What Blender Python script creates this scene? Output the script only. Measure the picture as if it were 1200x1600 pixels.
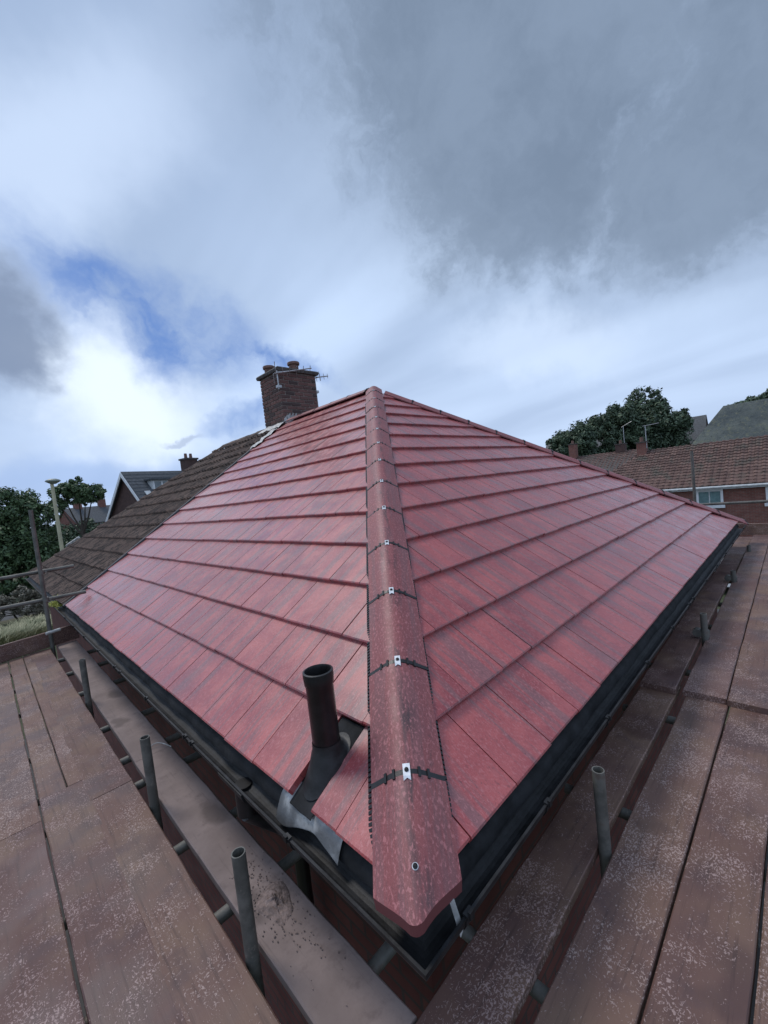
import bpy, bmesh, math, random
from mathutils import Vector, Matrix
random.seed(7)
R_ = math.radians
for o in list(bpy.data.objects): bpy.data.objects.remove(o, do_unlink=True)
scene = bpy.context.scene
C = scene.collection

# ------------------------------------------------------------------ camera
cam_d = bpy.data.cameras.new('camera'); cam = bpy.data.objects.new('camera', cam_d); C.objects.link(cam)
cam_d.sensor_fit = 'HORIZONTAL'; cam_d.sensor_width = 36.0; cam_d.lens = 36.0*646.82/1200
cam_d.clip_start = 0.02; cam_d.clip_end = 3000
cr = Vector((0.708075, -0.69732074, -0.11123658)); cu = Vector((0.11788056, -0.03858955, 0.99227769)); cf = Vector((0.69622839, 0.71571966, -0.05487627))
m = Matrix((cr, cu, -cf)).transposed().to_4x4(); m.translation = Vector((-0.755, -0.811, 1.169))
cam.matrix_world = m; scene.camera = cam

# ------------------------------------------------------------------ sky
SUN_AZ, SUN_EL = 100.0, 58.0
world = bpy.data.worlds.new('World'); scene.world = world; world.use_nodes = True
wt = world.node_tree; wt.nodes.clear()
class N:
    """tiny node helper"""
    def __init__(s, tree): s.t = tree
    def new(s, typ, **kw):
        n = s.t.nodes.new(typ)
        for k, v in kw.items(): setattr(n, k, v)
        return n
    def link(s, a, b): s.t.links.new(a, b)
    def put(s, sock, v):
        if v is None: return
        if isinstance(v, bpy.types.NodeSocket): s.link(v, sock)
        elif isinstance(v, (tuple, list)) and sock.type == 'RGBA' and len(v) == 3: sock.default_value = (*v, 1)
        else: sock.default_value = v
    def math(s, op, a, b=None, c=None, clamp=False):
        n = s.new('ShaderNodeMath', operation=op, use_clamp=clamp)
        s.put(n.inputs[0], a); s.put(n.inputs[1], b)
        if c is not None: s.put(n.inputs[2], c)
        return n.outputs[0]
    def vmath(s, op, a, b=None, scale=None):
        n = s.new('ShaderNodeVectorMath', operation=op)
        s.put(n.inputs[0], a); s.put(n.inputs[1], b)
        if scale is not None: s.put(n.inputs['Scale'], scale)
        return n.outputs['Value'] if op in ('DOT_PRODUCT', 'LENGTH', 'DISTANCE') else n.outputs['Vector']
    def mix(s, f, a, b, mode='MIX'):
        n = s.new('ShaderNodeMix', data_type='RGBA', blend_type=mode)
        s.put(n.inputs[0], f); s.put(n.inputs[6], a); s.put(n.inputs[7], b); return n.outputs[2]
    def noise(s, vec, scale, detail=3, rough=.55, dist=0.0, out=0):
        n = s.new('ShaderNodeTexNoise'); s.put(n.inputs['Vector'], vec); s.put(n.inputs['Scale'], scale)
        n.inputs['Detail'].default_value = detail; n.inputs['Roughness'].default_value = rough; n.inputs['Distortion'].default_value = dist
        return n.outputs[out]
    def ramp(s, v, a, b, lo=0.0, hi=1.0, smooth=True):
        n = s.new('ShaderNodeMapRange', interpolation_type='SMOOTHSTEP' if smooth else 'LINEAR')
        s.put(n.inputs[0], v); s.put(n.inputs[1], a); s.put(n.inputs[2], b); s.put(n.inputs[3], lo); s.put(n.inputs[4], hi); return n.outputs[0]
    def mapping(s, vec, scale=(1,1,1), loc=(0,0,0), rot=(0,0,0)):
        n = s.new('ShaderNodeMapping'); s.put(n.inputs[0], vec); s.put(n.inputs[1], loc); s.put(n.inputs[2], rot); s.put(n.inputs[3], scale); return n.outputs[0]
    def bump(s, h, strength=.3, dist=.01):
        n = s.new('ShaderNodeBump'); s.put(n.inputs['Height'], h); n.inputs['Strength'].default_value = strength; n.inputs['Distance'].default_value = dist
        return n.outputs[0]

w = N(wt)
geo = w.new('ShaderNodeTexCoord').outputs['Generated']
sky = w.new('ShaderNodeTexSky', sky_type='NISHITA'); sky.sun_disc = False
sky.sun_elevation = R_(SUN_EL); sky.sun_rotation = R_(90-SUN_AZ)
d1 = w.noise(geo, 2.6, 5, .6, out=1); d2 = w.noise(geo, 9.0, 5, .6, out=1)
def warp(k1, k2):
    a = w.vmath('SCALE', w.vmath('SUBTRACT', d1, (.5,.5,.5)), scale=k1)
    b = w.vmath('SCALE', w.vmath('SUBTRACT', d2, (.5,.5,.5)), scale=k2)
    return w.vmath('ADD', geo, w.vmath('ADD', a, b))
W_soft, W_hard = warp(.22, .035), warp(.20, .11)
def blob(vec, az, el, su, sv, rot, inner, outer):
    az, el, rot = R_(az), R_(el), R_(rot)
    c = Vector((math.cos(el)*math.cos(az), math.cos(el)*math.sin(az), math.sin(el)))
    h = Vector((c.y, -c.x, 0)).normalized(); v = h.cross(c)
    a = h*math.cos(rot)+v*math.sin(rot); b = -h*math.sin(rot)+v*math.cos(rot)
    rel = w.vmath('SUBTRACT', vec, tuple(c))
    u_ = w.math('DIVIDE', w.vmath('DOT_PRODUCT', rel, tuple(a)), su)
    v_ = w.math('DIVIDE', w.vmath('DOT_PRODUCT', rel, tuple(b)), sv)
    n_ = w.vmath('DOT_PRODUCT', rel, tuple(c))          # far side of the sky: push outside
    r = w.math('SQRT', w.math('ADD', w.math('ADD', w.math('MULTIPLY', u_, u_), w.math('MULTIPLY', v_, v_)), w.math('MULTIPLY', w.math('MULTIPLY', n_, n_), 8.0)))
    return w.ramp(r, inner, outer, 1.0, 0.0)
STR = 0.1
def K(r, g, b): return (r/STR, g/STR, b/STR)
# overcast base: broad veils drawn out on a flat cloud layer
sep = w.new('ShaderNodeSeparateXYZ'); w.put(sep.inputs[0], geo)
zz = w.math('ADD', w.math('ABSOLUTE', sep.outputs[2]), .22)
cmb = w.new('ShaderNodeCombineXYZ'); w.put(cmb.inputs[0], w.math('DIVIDE', sep.outputs[0], zz)); w.put(cmb.inputs[1], w.math('DIVIDE', sep.outputs[1], zz))
veil = w.noise(w.mapping(cmb.outputs[0], (1.0, .32, 1), rot=(0,0,R_(-32))), 1.3, 4, .45, .3)
col = w.mix(w.ramp(veil, .30, .72), K(.36,.44,.58), K(.60,.70,.86))
hor = w.ramp(sep.outputs[2], .0, .42, 1.0, 0.0)
col = w.mix(w.math('MULTIPLY', hor, .55), col, K(.58,.67,.83))
def over(c, mask, k, colour): return w.mix(w.math('MULTIPLY', mask, k, clamp=True), c, colour)
W_big = warp(.42, .15)
dark = blob(W_soft, 12.0, 43.0, .74, .46, -24, .40, 1.25)
lob = blob(W_big, 26.0, 28.5, .26, .17, -20, .20, 1.15)
rgt = blob(W_big, 6.0, 25.5, .30, .17, -8, .25, 1.15)
dk = w.math('SUBTRACT', 1.0, w.math('MULTIPLY', w.math('SUBTRACT', 1.0, w.math('MULTIPLY', lob, .8)), w.math('MULTIPLY', w.math('SUBTRACT', 1.0, dark), w.math('SUBTRACT', 1.0, w.math('MULTIPLY', rgt, .85)))))
fine = w.noise(W_hard, 5.0, 6, .6)
darkcol = w.mix(w.ramp(fine, .35, .7), K(.190,.236,.305), K(.238,.290,.368))
col = over(col, blob(W_soft, 81.0, 33.6, .36, .13, 42, .2, 1.2), .75, K(.66,.74,.88))
col = over(col, blob(W_hard, 76.0, 14.0, .22, .14, -40, .25, 1.2), .95, K(.88,.93,1.0))
col = over(col, blob(W_hard, 22.9, 15.0, .22, .075, -13, .2, 1.2), .6, K(.72,.80,.93))
nis = w.vmath('SCALE', sky.outputs[0], scale=1.0)
nisb = w.mix(1.0, nis, (.50,.74,1.10), 'MULTIPLY')
blue = w.math('MAXIMUM', blob(W_hard, 71.5, 22.5, .27, .115, -25, .35, 1.15), w.math('MAXIMUM', blob(W_hard, 58.0, 17.5, .16, .05, -17, .2, 1.1), w.math('MULTIPLY', blob(W_hard, 61.4, 10.5, .12, .04, 16, .2, 1.2), .7)))
blue = w.math('MULTIPLY', blue, w.ramp(w.noise(warp(.2,.10), 6.5, 5, .58), .34, .60, .35, 1.0))
col = over(col, blue, .92, w.mix(.75, nisb, K(.125,.22,.47)))
col = over(col, blob(W_soft, 80.2, 5.0, .30, .045, -3, .2, 1.2), .55, K(.33,.45,.70))
crisp = w.noise(warp(.3,.25), 7.0, 7, .62)
dk = w.math('ADD', w.math('MULTIPLY', dk, .62), w.math('MULTIPLY', w.ramp(w.math('ADD', dk, w.math('MULTIPLY', w.math('SUBTRACT', crisp, .5), 1.3)), .42, .95), .38))
col = over(col, dk, .98, darkcol)
col = over(col, blob(W_hard, 86.5, 19.5, .10, .10, -33, .45, 1.1), .85, K(.20,.245,.34))
col = over(col, blob(W_hard, 70.0, 8.6, .07, .012, -3, .3, 1.1), .6, K(.36,.42,.54))
col = w.mix(1.0, col, (.93,1.0,1.09), 'MULTIPLY')
bg = w.new('ShaderNodeBackground'); w.put(bg.inputs[0], col); bg.inputs[1].default_value = STR
w.link(bg.outputs[0], w.new('ShaderNodeOutputWorld').inputs[0])

# ------------------------------------------------------------------ sun (veiled by cloud)
sd = bpy.data.lights.new('sun', 'SUN'); sd.energy = 1.5; sd.angle = R_(16); sd.color = (1.0, .95, .89)
sun = bpy.data.objects.new('sun', sd); C.objects.link(sun)
sv = Vector((math.cos(R_(SUN_EL))*math.cos(R_(SUN_AZ)), math.cos(R_(SUN_EL))*math.sin(R_(SUN_AZ)), math.sin(R_(SUN_EL))))
sun.rotation_euler = sv.to_track_quat('Z', 'Y').to_euler(); sun.location = (0, 0, 30)
scene.cycles.max_bounces = 5; scene.cycles.diffuse_bounces = 2; scene.cycles.glossy_bounces = 2; scene.cycles.transmission_bounces = 4
vs = scene.view_settings; vs.view_transform = 'Standard'; vs.look = 'None'; vs.exposure = 0.16; vs.gamma = 1.0

# ------------------------------------------------------------------ mesh helpers
class MB:
    def __init__(s): s.v = []; s.f = []
    def add(s, vs_, fs):
        k = len(s.v); s.v += [tuple(p) for p in vs_]; s.f += [tuple(i+k for i in f) for f in fs]; return s
    def box(s, lo, hi, M=None):
        a, b = lo, hi
        P = [Vector((x, y, z)) for z in (a[2], b[2]) for y in (a[1], b[1]) for x in (a[0], b[0])]
        if M: P = [M @ p for p in P]
        return s.add(P, [(0,2,3,1),(4,5,7,6),(0,1,5,4),(2,6,7,3),(0,4,6,2),(1,3,7,5)])
    def tube(s, p0, p1, r, seg=14, r1=None, hollow=None, cap=True):
        p0, p1 = Vector(p0), Vector(p1); d = (p1-p0).normalized(); r1 = r if r1 is None else r1
        x = d.orthogonal().normalized(); y = d.cross(x); P = []; F = []
        def ring(c, q): 
            k = len(P)
            for i in range(seg):
                t = 2*math.pi*i/seg; P.append(c+(x*math.cos(t)+y*math.sin(t))*q)
            return k
        def band(a, b):
            for i in range(seg): F.append((a+i, a+(i+1) % seg, b+(i+1) % seg, b+i))
        a = ring(p0, r); b = ring(p1, r1); band(a, b)
        if hollow:
            c = ring(p1, r1-hollow); e = ring(p1-d*min(.12, (p1-p0).length*.5), r1-hollow); band(b, c); band(c, e); F.append(tuple(e+i for i in range(seg)))
            F.append(tuple(reversed(range(a, a+seg))))
        elif cap:
            F.append(tuple(reversed(range(a, a+seg)))); F.append(tuple(b+i for i in range(seg)))
        return s.add(P, F)
    def lathe(s, prof, c=(0,0,0), seg=24, M=None):
        P = []; F = []; c = Vector(c)
        for (r, z) in prof:
            for i in range(seg):
                t = 2*math.pi*i/seg; q = Vector((r*math.cos(t), r*math.sin(t), z)); P.append((M @ q if M else q)+c)
        for j in range(len(prof)-1):
            for i in range(seg): F.append((j*seg+i, j*seg+(i+1) % seg, (j+1)*seg+(i+1) % seg, (j+1)*seg+i))
        return s.add(P, F)
    def sweep(s, sections, closed=True):
        """sections: list of equally long point lists; closed = section is a loop"""
        n = len(sections[0]); P = [p for sec in sections for p in sec]; F = []
        for j in range(len(sections)-1):
            for i in range(n if closed else n-1): F.append((j*n+i, j*n+(i+1) % n, (j+1)*n+(i+1) % n, (j+1)*n+i))
        if closed: F.append(tuple(reversed(range(n)))); F.append(tuple((len(sections)-1)*n+i for i in range(n)))
        return s.add(P, F)
    def mesh(s, name='mesh', smooth=None):
        me = bpy.data.meshes.new(name); me.from_pydata(s.v, [], s.f); me.update()
        if smooth is not None:
            me.polygons.foreach_set('use_smooth', [True]*len(me.polygons)); me.set_sharp_from_angle(angle=R_(smooth))
        return me
def obj(name, me, mat=None, parent=None, M=None, loc=None):
    if isinstance(me, MB): me = me.mesh(name)
    o = bpy.data.objects.new(name, me); C.objects.link(o)
    if mat and me and not me.materials: me.materials.append(mat)
    if parent: o.parent = parent
    if M is not None: o.matrix_local = M
    if loc is not None: o.location = loc
    return o
def fixn(me):
    bm = bmesh.new(); bm.from_mesh(me); bmesh.ops.recalc_face_normals(bm, faces=bm.faces); bm.to_mesh(me); bm.free(); return me
def tag(o, label, cat, group=None):
    o['label'] = label; o['category'] = cat
    if group: o['group'] = group
    return o
def struct(o): o['kind'] = 'structure'; return o
def thing(name, label, cat, loc=(0,0,0), rz=0, group=None):
    o = bpy.data.objects.new(name, None); C.objects.link(o); o.location = loc; o.rotation_euler = (0,0,rz); o.empty_display_size = .2
    return tag(o, label, cat, group)
def copy_tree(o, parent=None, M=None):
    c = o.copy(); C.objects.link(c); c.parent = parent
    if M is not None: c.matrix_local = M
    for ch in o.children: copy_tree(ch, c)
    return c

# ------------------------------------------------------------------ materials
def mat(name):
    m_ = bpy.data.materials.new(name); m_.use_nodes = True; t = m_.node_tree; t.nodes.clear()
    n = N(t); out = n.new('ShaderNodeOutputMaterial'); b = n.new('ShaderNodeBsdfPrincipled'); n.link(b.outputs[0], out.inputs[0])
    n.b = b; return m_, n
def fin(n, col, rough=.6, bump=None, spec=.5, metal=0.0):
    n.put(n.b.inputs['Base Color'], col); n.put(n.b.inputs['Roughness'], rough); n.put(n.b.inputs['Specular IOR Level'], spec); n.put(n.b.inputs['Metallic'], metal)
    if bump is not None: n.link(bump, n.b.inputs['Normal'])
def orand(n): return n.new('ShaderNodeObjectInfo').outputs['Random']
def ocoord(n): return n.new('ShaderNodeTexCoord').outputs['Object']
def simple(name, c, rough=.6, var=.25, scale=12, bs=.15, metal=0.0, spec=.5, bd=.004):
    m_, n = mat(name); co = ocoord(n); a = n.noise(co, scale, 5, .6)
    cc = n.mix(n.ramp(a, .3, .7), tuple(x*(1-var) for x in c), tuple(min(1, x*(1+var)) for x in c))
    fin(n, cc, rough, n.bump(n.noise(co, scale*5, 4), bs, bd), spec, metal); return m_

def tile_material(name, hip=False):
    m_, n = mat(name)
    uv = n.new('ShaderNodeUVMap'); uv.uv_map = 'UVMap'
    r = orand(n)
    off = n.new('ShaderNodeCombineXYZ'); n.put(off.inputs[0], n.math('MULTIPLY', r, 37.3)); n.put(off.inputs[1], n.math('MULTIPLY', r, 91.7))
    co = n.vmath('ADD', uv.outputs[0], off.outputs[0])
    streak = n.noise(n.mapping(co, (15.0, .7, 1)), 1.0, 5, .66, .2)
    fibre = n.noise(n.mapping(co, (70, 6, 1)), 1.0, 4, .65)
    grain = n.noise(co, 230, 3, .7)
    patch = n.noise(co, 3.0, 4, .6)
    red = n.mix(r, (.235,.036,.043), (.345,.062,.064))
    red = n.mix(n.ramp(patch, .35, .7), red, (.420,.088,.084))
    grey = n.mix(patch, (.125,.072,.078), (.180,.106,.110))
    if hip: red = n.mix(.55, red, (.150,.046,.048))
    s = n.math('ADD', streak, n.math('MULTIPLY', n.math('SUBTRACT', fibre, .5), .28))
    mk = n.ramp(s, .47, .60)
    if hip:
        mk = n.math('MULTIPLY', n.math('ADD', mk, .35, clamp=True), .75)
    c = n.mix(n.math('MULTIPLY', mk, .62), red, grey)
    if hip:
        sx = n.new('ShaderNodeSeparateXYZ'); n.put(sx.inputs[0], uv.outputs[0])
        crest = n.ramp(n.math('ABSOLUTE', n.math('SUBTRACT', sx.outputs[0], .018)), .0, .05, 1.0, 0.0)
        soot = n.math('MULTIPLY', crest, n.ramp(n.noise(n.mapping(co, (22, 3.2, 1)), 1.0, 4, .6), .46, .66))
        c = n.mix(n.math('MULTIPLY', soot, .85), c, (.035,.028,.030))
        c = n.mix(n.ramp(n.noise(n.mapping(co, (16, 5, 1)), 1.0, 5, .65), .60, .72, 0, .6), c, (.055,.043,.045))
    fleck = n.noise(n.mapping(co, (120, 60, 1), rot=(0,0,.35)), 1.0, 3, .6, .6)
    c = n.mix(n.ramp(fleck, .53, .65, 0, .55 if hip else .42), c, (.50,.190,.195))
    c = n.mix(n.ramp(fleck, .30, .42, .50, 0), c, (.075,.026,.028))
    c = n.mix(n.ramp(grain, .57, .68, 0, .30), c, (.52,.245,.245))
    c = n.mix(n.ramp(grain, .30, .42, .40, 0), c, (.10,.03,.035))
    damp = n.noise(co, 6.0, 4, .6)
    rough = n.ramp(damp, .3, .7, .44, .58) if hip else n.ramp(damp, .3, .7, .34, .50)
    n.put(n.b.inputs['Coat Weight'], 0.0 if hip else .55); n.put(n.b.inputs['Coat Roughness'], n.ramp(damp, .3, .7, .16, .34))
    bm_ = n.math('ADD', n.math('MULTIPLY', n.math('ADD', grain, fleck), .5), n.math('MULTIPLY', fibre, .6))
    fin(n, c, rough, n.bump(bm_, .45 if hip else .30, .002), .5); return m_
M_tile = tile_material('red_concrete_tile'); M_hip = tile_material('red_concrete_hip', True)

def old_tile_material():
    m_, n = mat('old_brown_tile'); uv = n.new('ShaderNodeUVMap'); uv.uv_map = 'UVMap'; r = orand(n)
    off = n.new('ShaderNodeCombineXYZ'); n.put(off.inputs[0], n.math('MULTIPLY', r, 31.3)); n.put(off.inputs[1], n.math('MULTIPLY', r, 71.7))
    co = n.vmath('ADD', uv.outputs[0], off.outputs[0])
    a = n.noise(co, 9, 5, .65); b = n.noise(co, 45, 4, .7)
    c = n.mix(r, (.115,.076,.062), (.190,.128,.100))
    c = n.mix(n.ramp(a, .42, .68), c, (.040,.032,.028))
    c = n.mix(n.ramp(b, .60, .70, 0, .6), c, (.205,.165,.125))
    c = n.mix(n.ramp(n.noise(co, 26, 4, .7), .64, .70, 0, .7), c, (.020,.018,.016))
    dash = n.noise(n.mapping(co, (30, 3.2, 1)), 1.0, 4, .6)
    c = n.mix(n.ramp(dash, .50, .60, 0, .8), c, (.026,.022,.020))
    c = n.mix(n.ramp(dash, .30, .42, .5, 0), c, (.185,.140,.115))
    fin(n, c, .85, n.bump(b, .6, .006), .3); return m_
M_old = old_tile_material()

def board_material(name, stain=None):
    m_, n = mat(name); co = ocoord(n); r = orand(n)
    off = n.new('ShaderNodeCombineXYZ'); n.put(off.inputs[0], n.math('MULTIPLY', r, 53.3)); n.put(off.inputs[1], n.math('MULTIPLY', r, 17.7))
    q = n.vmath('ADD', co, off.outputs[0])
    big = n.noise(q, 1.6, 4, .6); mid = n.noise(q, 5.0, 5, .65)
    grain = n.noise(n.mapping(q, (2.5, 60, 60)), 1.0, 5, .65, .2)
    c = n.mix(r, (.108,.056,.050), (.168,.096,.076))
    c = n.mix(n.ramp(big, .40, .66, 0, .80), c, (.190,.118,.082))
    c = n.mix(n.ramp(n.noise(q, 2.3, 3, .6), .50, .64, 0, .55), c, (.070,.040,.038))
    c = n.mix(n.ramp(mid, .50, .72, 0, .75), c, (.095,.058,.058))
    c = n.mix(n.ramp(grain, .32, .48, .50, 0), c, (.052,.031,.029))
    # wood-wool and mortar crumbs trodden into the wet boards
    warp_ = n.vmath('SCALE', n.vmath('SUBTRACT', n.noise(q, 55, 2, .5, out=1), (.5,.5,.5)), scale=.022)
    f = n.vmath('ADD', q, warp_)
    chip = n.noise(n.mapping(f, (80, 200, 60), rot=(0,0,.6)), 1.0, 2, .45)
    chip2 = n.noise(n.mapping(f, (210, 85, 60), rot=(0,0,-.5)), 1.0, 2, .45)
    dens = n.noise(q, 5.5, 5, .7)
    thr = n.ramp(n.math('ADD', dens, n.math('MULTIPLY', n.math('SUBTRACT', n.noise(q, .9, 2, .5), .5), .5)), .34, .66, .700, .545)
    ch = n.math('MAXIMUM', n.ramp(n.math('SUBTRACT', chip, thr), 0, .035), n.ramp(n.math('SUBTRACT', chip2, n.math('ADD', thr, .025)), 0, .035))
    c = n.mix(n.math('MULTIPLY', ch, .70), c, n.mix(r, (.38,.262,.250), (.44,.33,.295)))
    dust = n.ramp(n.noise(q, 1.1, 3, .6), .55, .75, 0, .25)
    c = n.mix(dust, c, (.30,.20,.19))
    h = n.math('ADD', n.math('MULTIPLY', ch, .9), n.math('MULTIPLY', grain, .6))
    rough = n.ramp(n.noise(q, 2.3, 3, .6), .42, .64, .72, .45)
    if stain:
        dst = n.vmath('DISTANCE', n.vmath('ADD', co, n.vmath('SCALE', n.noise(co, 6, 4, out=1), scale=.14)), tuple(stain))
        sm = n.ramp(dst, .14, .155, 1, 0)
        c = n.mix(n.math('MULTIPLY', sm, .6), c, (.055,.043,.04))
    fin(n, c, rough, n.bump(h, .5, .004), .35); return m_
M_board = board_material('scaffold_plank_wood')
def dusty_board_material():
    m_, n = mat('dusty_inner_plank'); co = ocoord(n); r = orand(n)
    a = n.noise(co, 2.2, 5, .6); b = n.noise(co, 14, 5, .7); g = n.noise(n.mapping(co, (2.5, 70, 60)), 1, 4, .6)
    c = n.mix(n.ramp(a, .35, .65), (.175,.132,.120), (.255,.196,.180))
    c = n.mix(n.ramp(b, .52, .72, 0, .55), c, (.130,.095,.088))
    c = n.mix(n.ramp(g, .28, .42, .35, 0), c, (.10,.075,.07))
    wob = n.vmath('ADD', n.mapping(co, (.55, 1.1, 1)), n.vmath('SCALE', n.vmath('SUBTRACT', n.noise(co, 5, 3, out=1), (.5,.5,.5)), scale=.16))
    for cx, cy, rad in ((.72*.55, .06, .055), (1.35*.55, -.07, .06)):
        c = n.mix(n.ramp(n.vmath('DISTANCE', wob, (cx, cy, 0)), rad*.7, rad*1.5, .6, 0), c, (.075,.055,.050))
    c = n.mix(n.ramp(n.noise(co, 4.5, 5, .7), .55, .72, 0, .45), c, (.105,.074,.066))
    fin(n, c, .75, n.bump(b, .35, .004), .3); return m_
M_dusty = dusty_board_material()

def tube_material():
    m_, n = mat('weathered_galvanised_tube'); co = ocoord(n)
    a = n.noise(co, 9, 5, .65); b = n.noise(co, 60, 4, .7)
    c = n.mix(n.ramp(a, .35, .65), (.080,.079,.070), (.155,.150,.134))
    c = n.mix(n.ramp(b, .58, .70, 0, .6), c, (.22,.19,.165)); c = n.mix(n.ramp(a, .56, .70, 0, .65), c, (.105,.062,.046))
    fin(n, c, .58, n.bump(b, .3, .002), .5, .15); return m_
M_tube = tube_material()
M_black = simple('black_pvc', (.010,.010,.011), .40, .4, 20, .1)
M_felt = simple('dark_eaves_felt', (.016,.0165,.018), .8, .5, 9, .4, spec=.25)
M_boot = simple('black_rubber', (.014,.014,.015), .5, .5, 18, .2)
M_gutter = simple('grimy_black_gutter', (.014,.0145,.016), .55, .6, 14, .25, spec=.35)
M_clip = simple('galvanised_clip', (.72,.73,.74), .35, .15, 60, .1, .6)
M_screw = simple('dark_screw', (.03,.03,.03), .4, .3, 40, .1, .7)
def lead_material():
    m_, n = mat('mottled_lead'); co = ocoord(n); a = n.noise(co, 16, 5, .7); b = n.noise(co, 60, 4, .7)
    c = n.mix(n.ramp(n.noise(co, 7, 3, .5), .40, .62), (.14,.142,.146), (.46,.46,.455)); c = n.mix(n.ramp(b, .5, .7, 0, .6), c, (.16,.155,.15))
    fin(n, c, .45, n.bump(a, .4, .01), .5, .35); return m_
M_lead = lead_material()
M_leadw = simple('weathered_pale_lead', (.42,.42,.41), .6, .35, 14, .4, .1)
M_mortar = simple('chimney_mortar', (.23,.195,.175), .9, .3, 30, .5)
M_cap = simple('sooty_cap', (.075,.065,.06), .85, .4, 18, .6)
M_pot = simple('clay_pot', (.16,.085,.065), .75, .35, 14, .3)
def brick_obj_material():
    m_, n = mat('chimney_brick'); co = ocoord(n); r = orand(n); a = n.noise(co, 22, 5, .65)
    rr = n.math('FRACT', n.math('MULTIPLY', r, 7.13))
    c = n.mix(r, (.125,.066,.060), (.205,.106,.090)); c = n.mix(n.ramp(rr, .62, .9), c, (.075,.052,.050))
    c = n.mix(n.ramp(a, .45, .7, 0, .6), c, (.06,.045,.04)); fin(n, c, .85, n.bump(a, .5, .004), .3); return m_
M_cbrick = brick_obj_material()
def brickwall(name, c1, c2, mo, scale=1.0, axis='X'):
    m_, n = mat(name); co = ocoord(n); sp = n.new('ShaderNodeSeparateXYZ'); n.put(sp.inputs[0], co)
    cb = n.new('ShaderNodeCombineXYZ'); n.put(cb.inputs[0], n.math('ADD', sp.outputs[0], sp.outputs[1])); n.put(cb.inputs[1], sp.outputs[2])
    t = n.new('ShaderNodeTexBrick'); n.put(t.inputs['Vector'], cb.outputs[0]); n.put(t.inputs['Color1'], c1); n.put(t.inputs['Color2'], c2); n.put(t.inputs['Mortar'], mo)
    t.inputs['Scale'].default_value = 1.0/scale; t.inputs['Brick Width'].default_value = .225; t.inputs['Row Height'].default_value = .075; t.inputs['Mortar Size'].default_value = .009
    t.inputs['Bias'].default_value = -.1
    a = n.noise(co, 3, 5, .65); c = n.mix(n.ramp(a, .4, .7, 0, .5), t.outputs[0], tuple(x*.5 for x in c1))
    fin(n, c, .85, n.bump(t.outputs[1], -.5, .01), .3); return m_
M_wall = brickwall('red_brick_wall', (.125,.042,.036), (.165,.060,.048), (.075,.055,.048))
M_wall2 = brickwall('street_brick', (.235,.088,.066), (.175,.070,.055), (.20,.155,.135))
M_wall3 = brickwall('dark_brick', (.090,.052,.046), (.12,.065,.054), (.07,.055,.05))
M_white = simple('white_paint', (.72,.73,.74), .5, .08, 6, .05)
M_grime = simple('grimy_white_trim', (.52,.54,.54), .55, .15, 6, .05)
M_slate = simple('dark_slate', (.060,.065,.072), .6, .35, 5, .4, bd=.02)
M_dirt = simple('debris', (.195,.145,.13), .95, .4, 40, .9)
M_glass = simple('window_glass', (.10,.13,.14), .08, .3, 2, 0, 0.0, .8)
M_curtain = simple('net_curtain', (.36,.44,.44), .8, .12, 9, .05)
M_bark = simple('bark', (.060,.048,.038), .9, .3, 6, .5)
M_lamp = simple('cream_lamp_post', (.44,.41,.27), .5, .12, 3, .05)
M_lamphead = simple('lamp_head', (.20,.23,.20), .5, .2, 6, .05)
M_carw = simple('white_car_paint', (.74,.75,.76), .25, .05, 3, 0, 0, .6)
M_tyre = simple('tyre', (.02,.02,.02), .8, .2, 10, .1)

def leaf_material(name, c1, c2):
    m_, n = mat(name); co = ocoord(n); a = n.noise(co, .9, 4, .6); g = n.new('ShaderNodeNewGeometry').outputs['Random Per Island']
    c = n.mix(n.ramp(n.math('ADD', n.math('MULTIPLY', a, .6), n.math('MULTIPLY', g, .4)), .3, .7), c1, c2)
    fin(n, c, .55, None, .35); return m_
M_leafd = leaf_material('dark_leaf', (.042,.066,.040), (.090,.128,.070))
M_leafg = leaf_material('green_leaf', (.046,.080,.038), (.105,.160,.066))
M_straw = leaf_material('straw_grass', (.11,.13,.055), (.30,.28,.16))
M_moss = leaf_material('yellow_moss', (.26,.28,.05), (.42,.40,.09))

# ------------------------------------------------------------------ roof constants
TH = R_(34.6055); cs, sn, tn = math.cos(TH), math.sin(TH), math.tan(TH)
G, TW, HW = .345, .300, 3.981
Wd, DP, DN = 2*HW, 6.71, 13.42
HZ = HW*tn
GZ = -5.0
FR_L = Matrix(((0, cs, -sn), (-1, 0, 0), (0, sn, cs))).to_4x4()      # columns: across, up the slope, normal
FR_R = Matrix(((1, 0, 0), (0, cs, -sn), (0, sn, cs))).to_4x4()

# ------------------------------------------------------------------ ground
m_, n = mat('grass_ground'); co = ocoord(n); a = n.noise(co, .35, 6, .65); b = n.noise(co, 6, 4, .6)
c = n.mix(n.ramp(a, .4, .62), (.050,.060,.032), (.115,.105,.070)); c = n.mix(n.ramp(b, .45, .7, 0, .5), c, (.035,.05,.022)); fin(n, c, .95, n.bump(b, .6, .05), .2); M_ground = m_
struct(obj('ground', MB().add([(-900,-900,GZ),(900,-900,GZ),(900,900,GZ),(-900,900,GZ)], [(0,1,2,3)]), M_ground))
M_tar = simple('asphalt', (.060,.060,.062), .85, .25, 3, .4); M_pave = simple('paving', (.050,.046,.042), .85, .2, 2, .3)
struct(obj('road', MB().add([(-300,30.5,GZ+.004),(120,42,GZ+.004),(120,48,GZ+.004),(-300,36.5,GZ+.004)], [(0,1,2,3)]), M_tar))
struct(obj('pavement', MB().box((-2.2,-2.5,GZ-.1),(10.2,15.5,GZ+.06)), M_pave))
struct(obj('street', MB().add([(13.5,-300,GZ+.004),(19.5,-300,GZ+.004),(19.5,26,GZ+.004),(13.5,26,GZ+.004)], [(0,1,2,3)]), M_tar))

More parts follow.
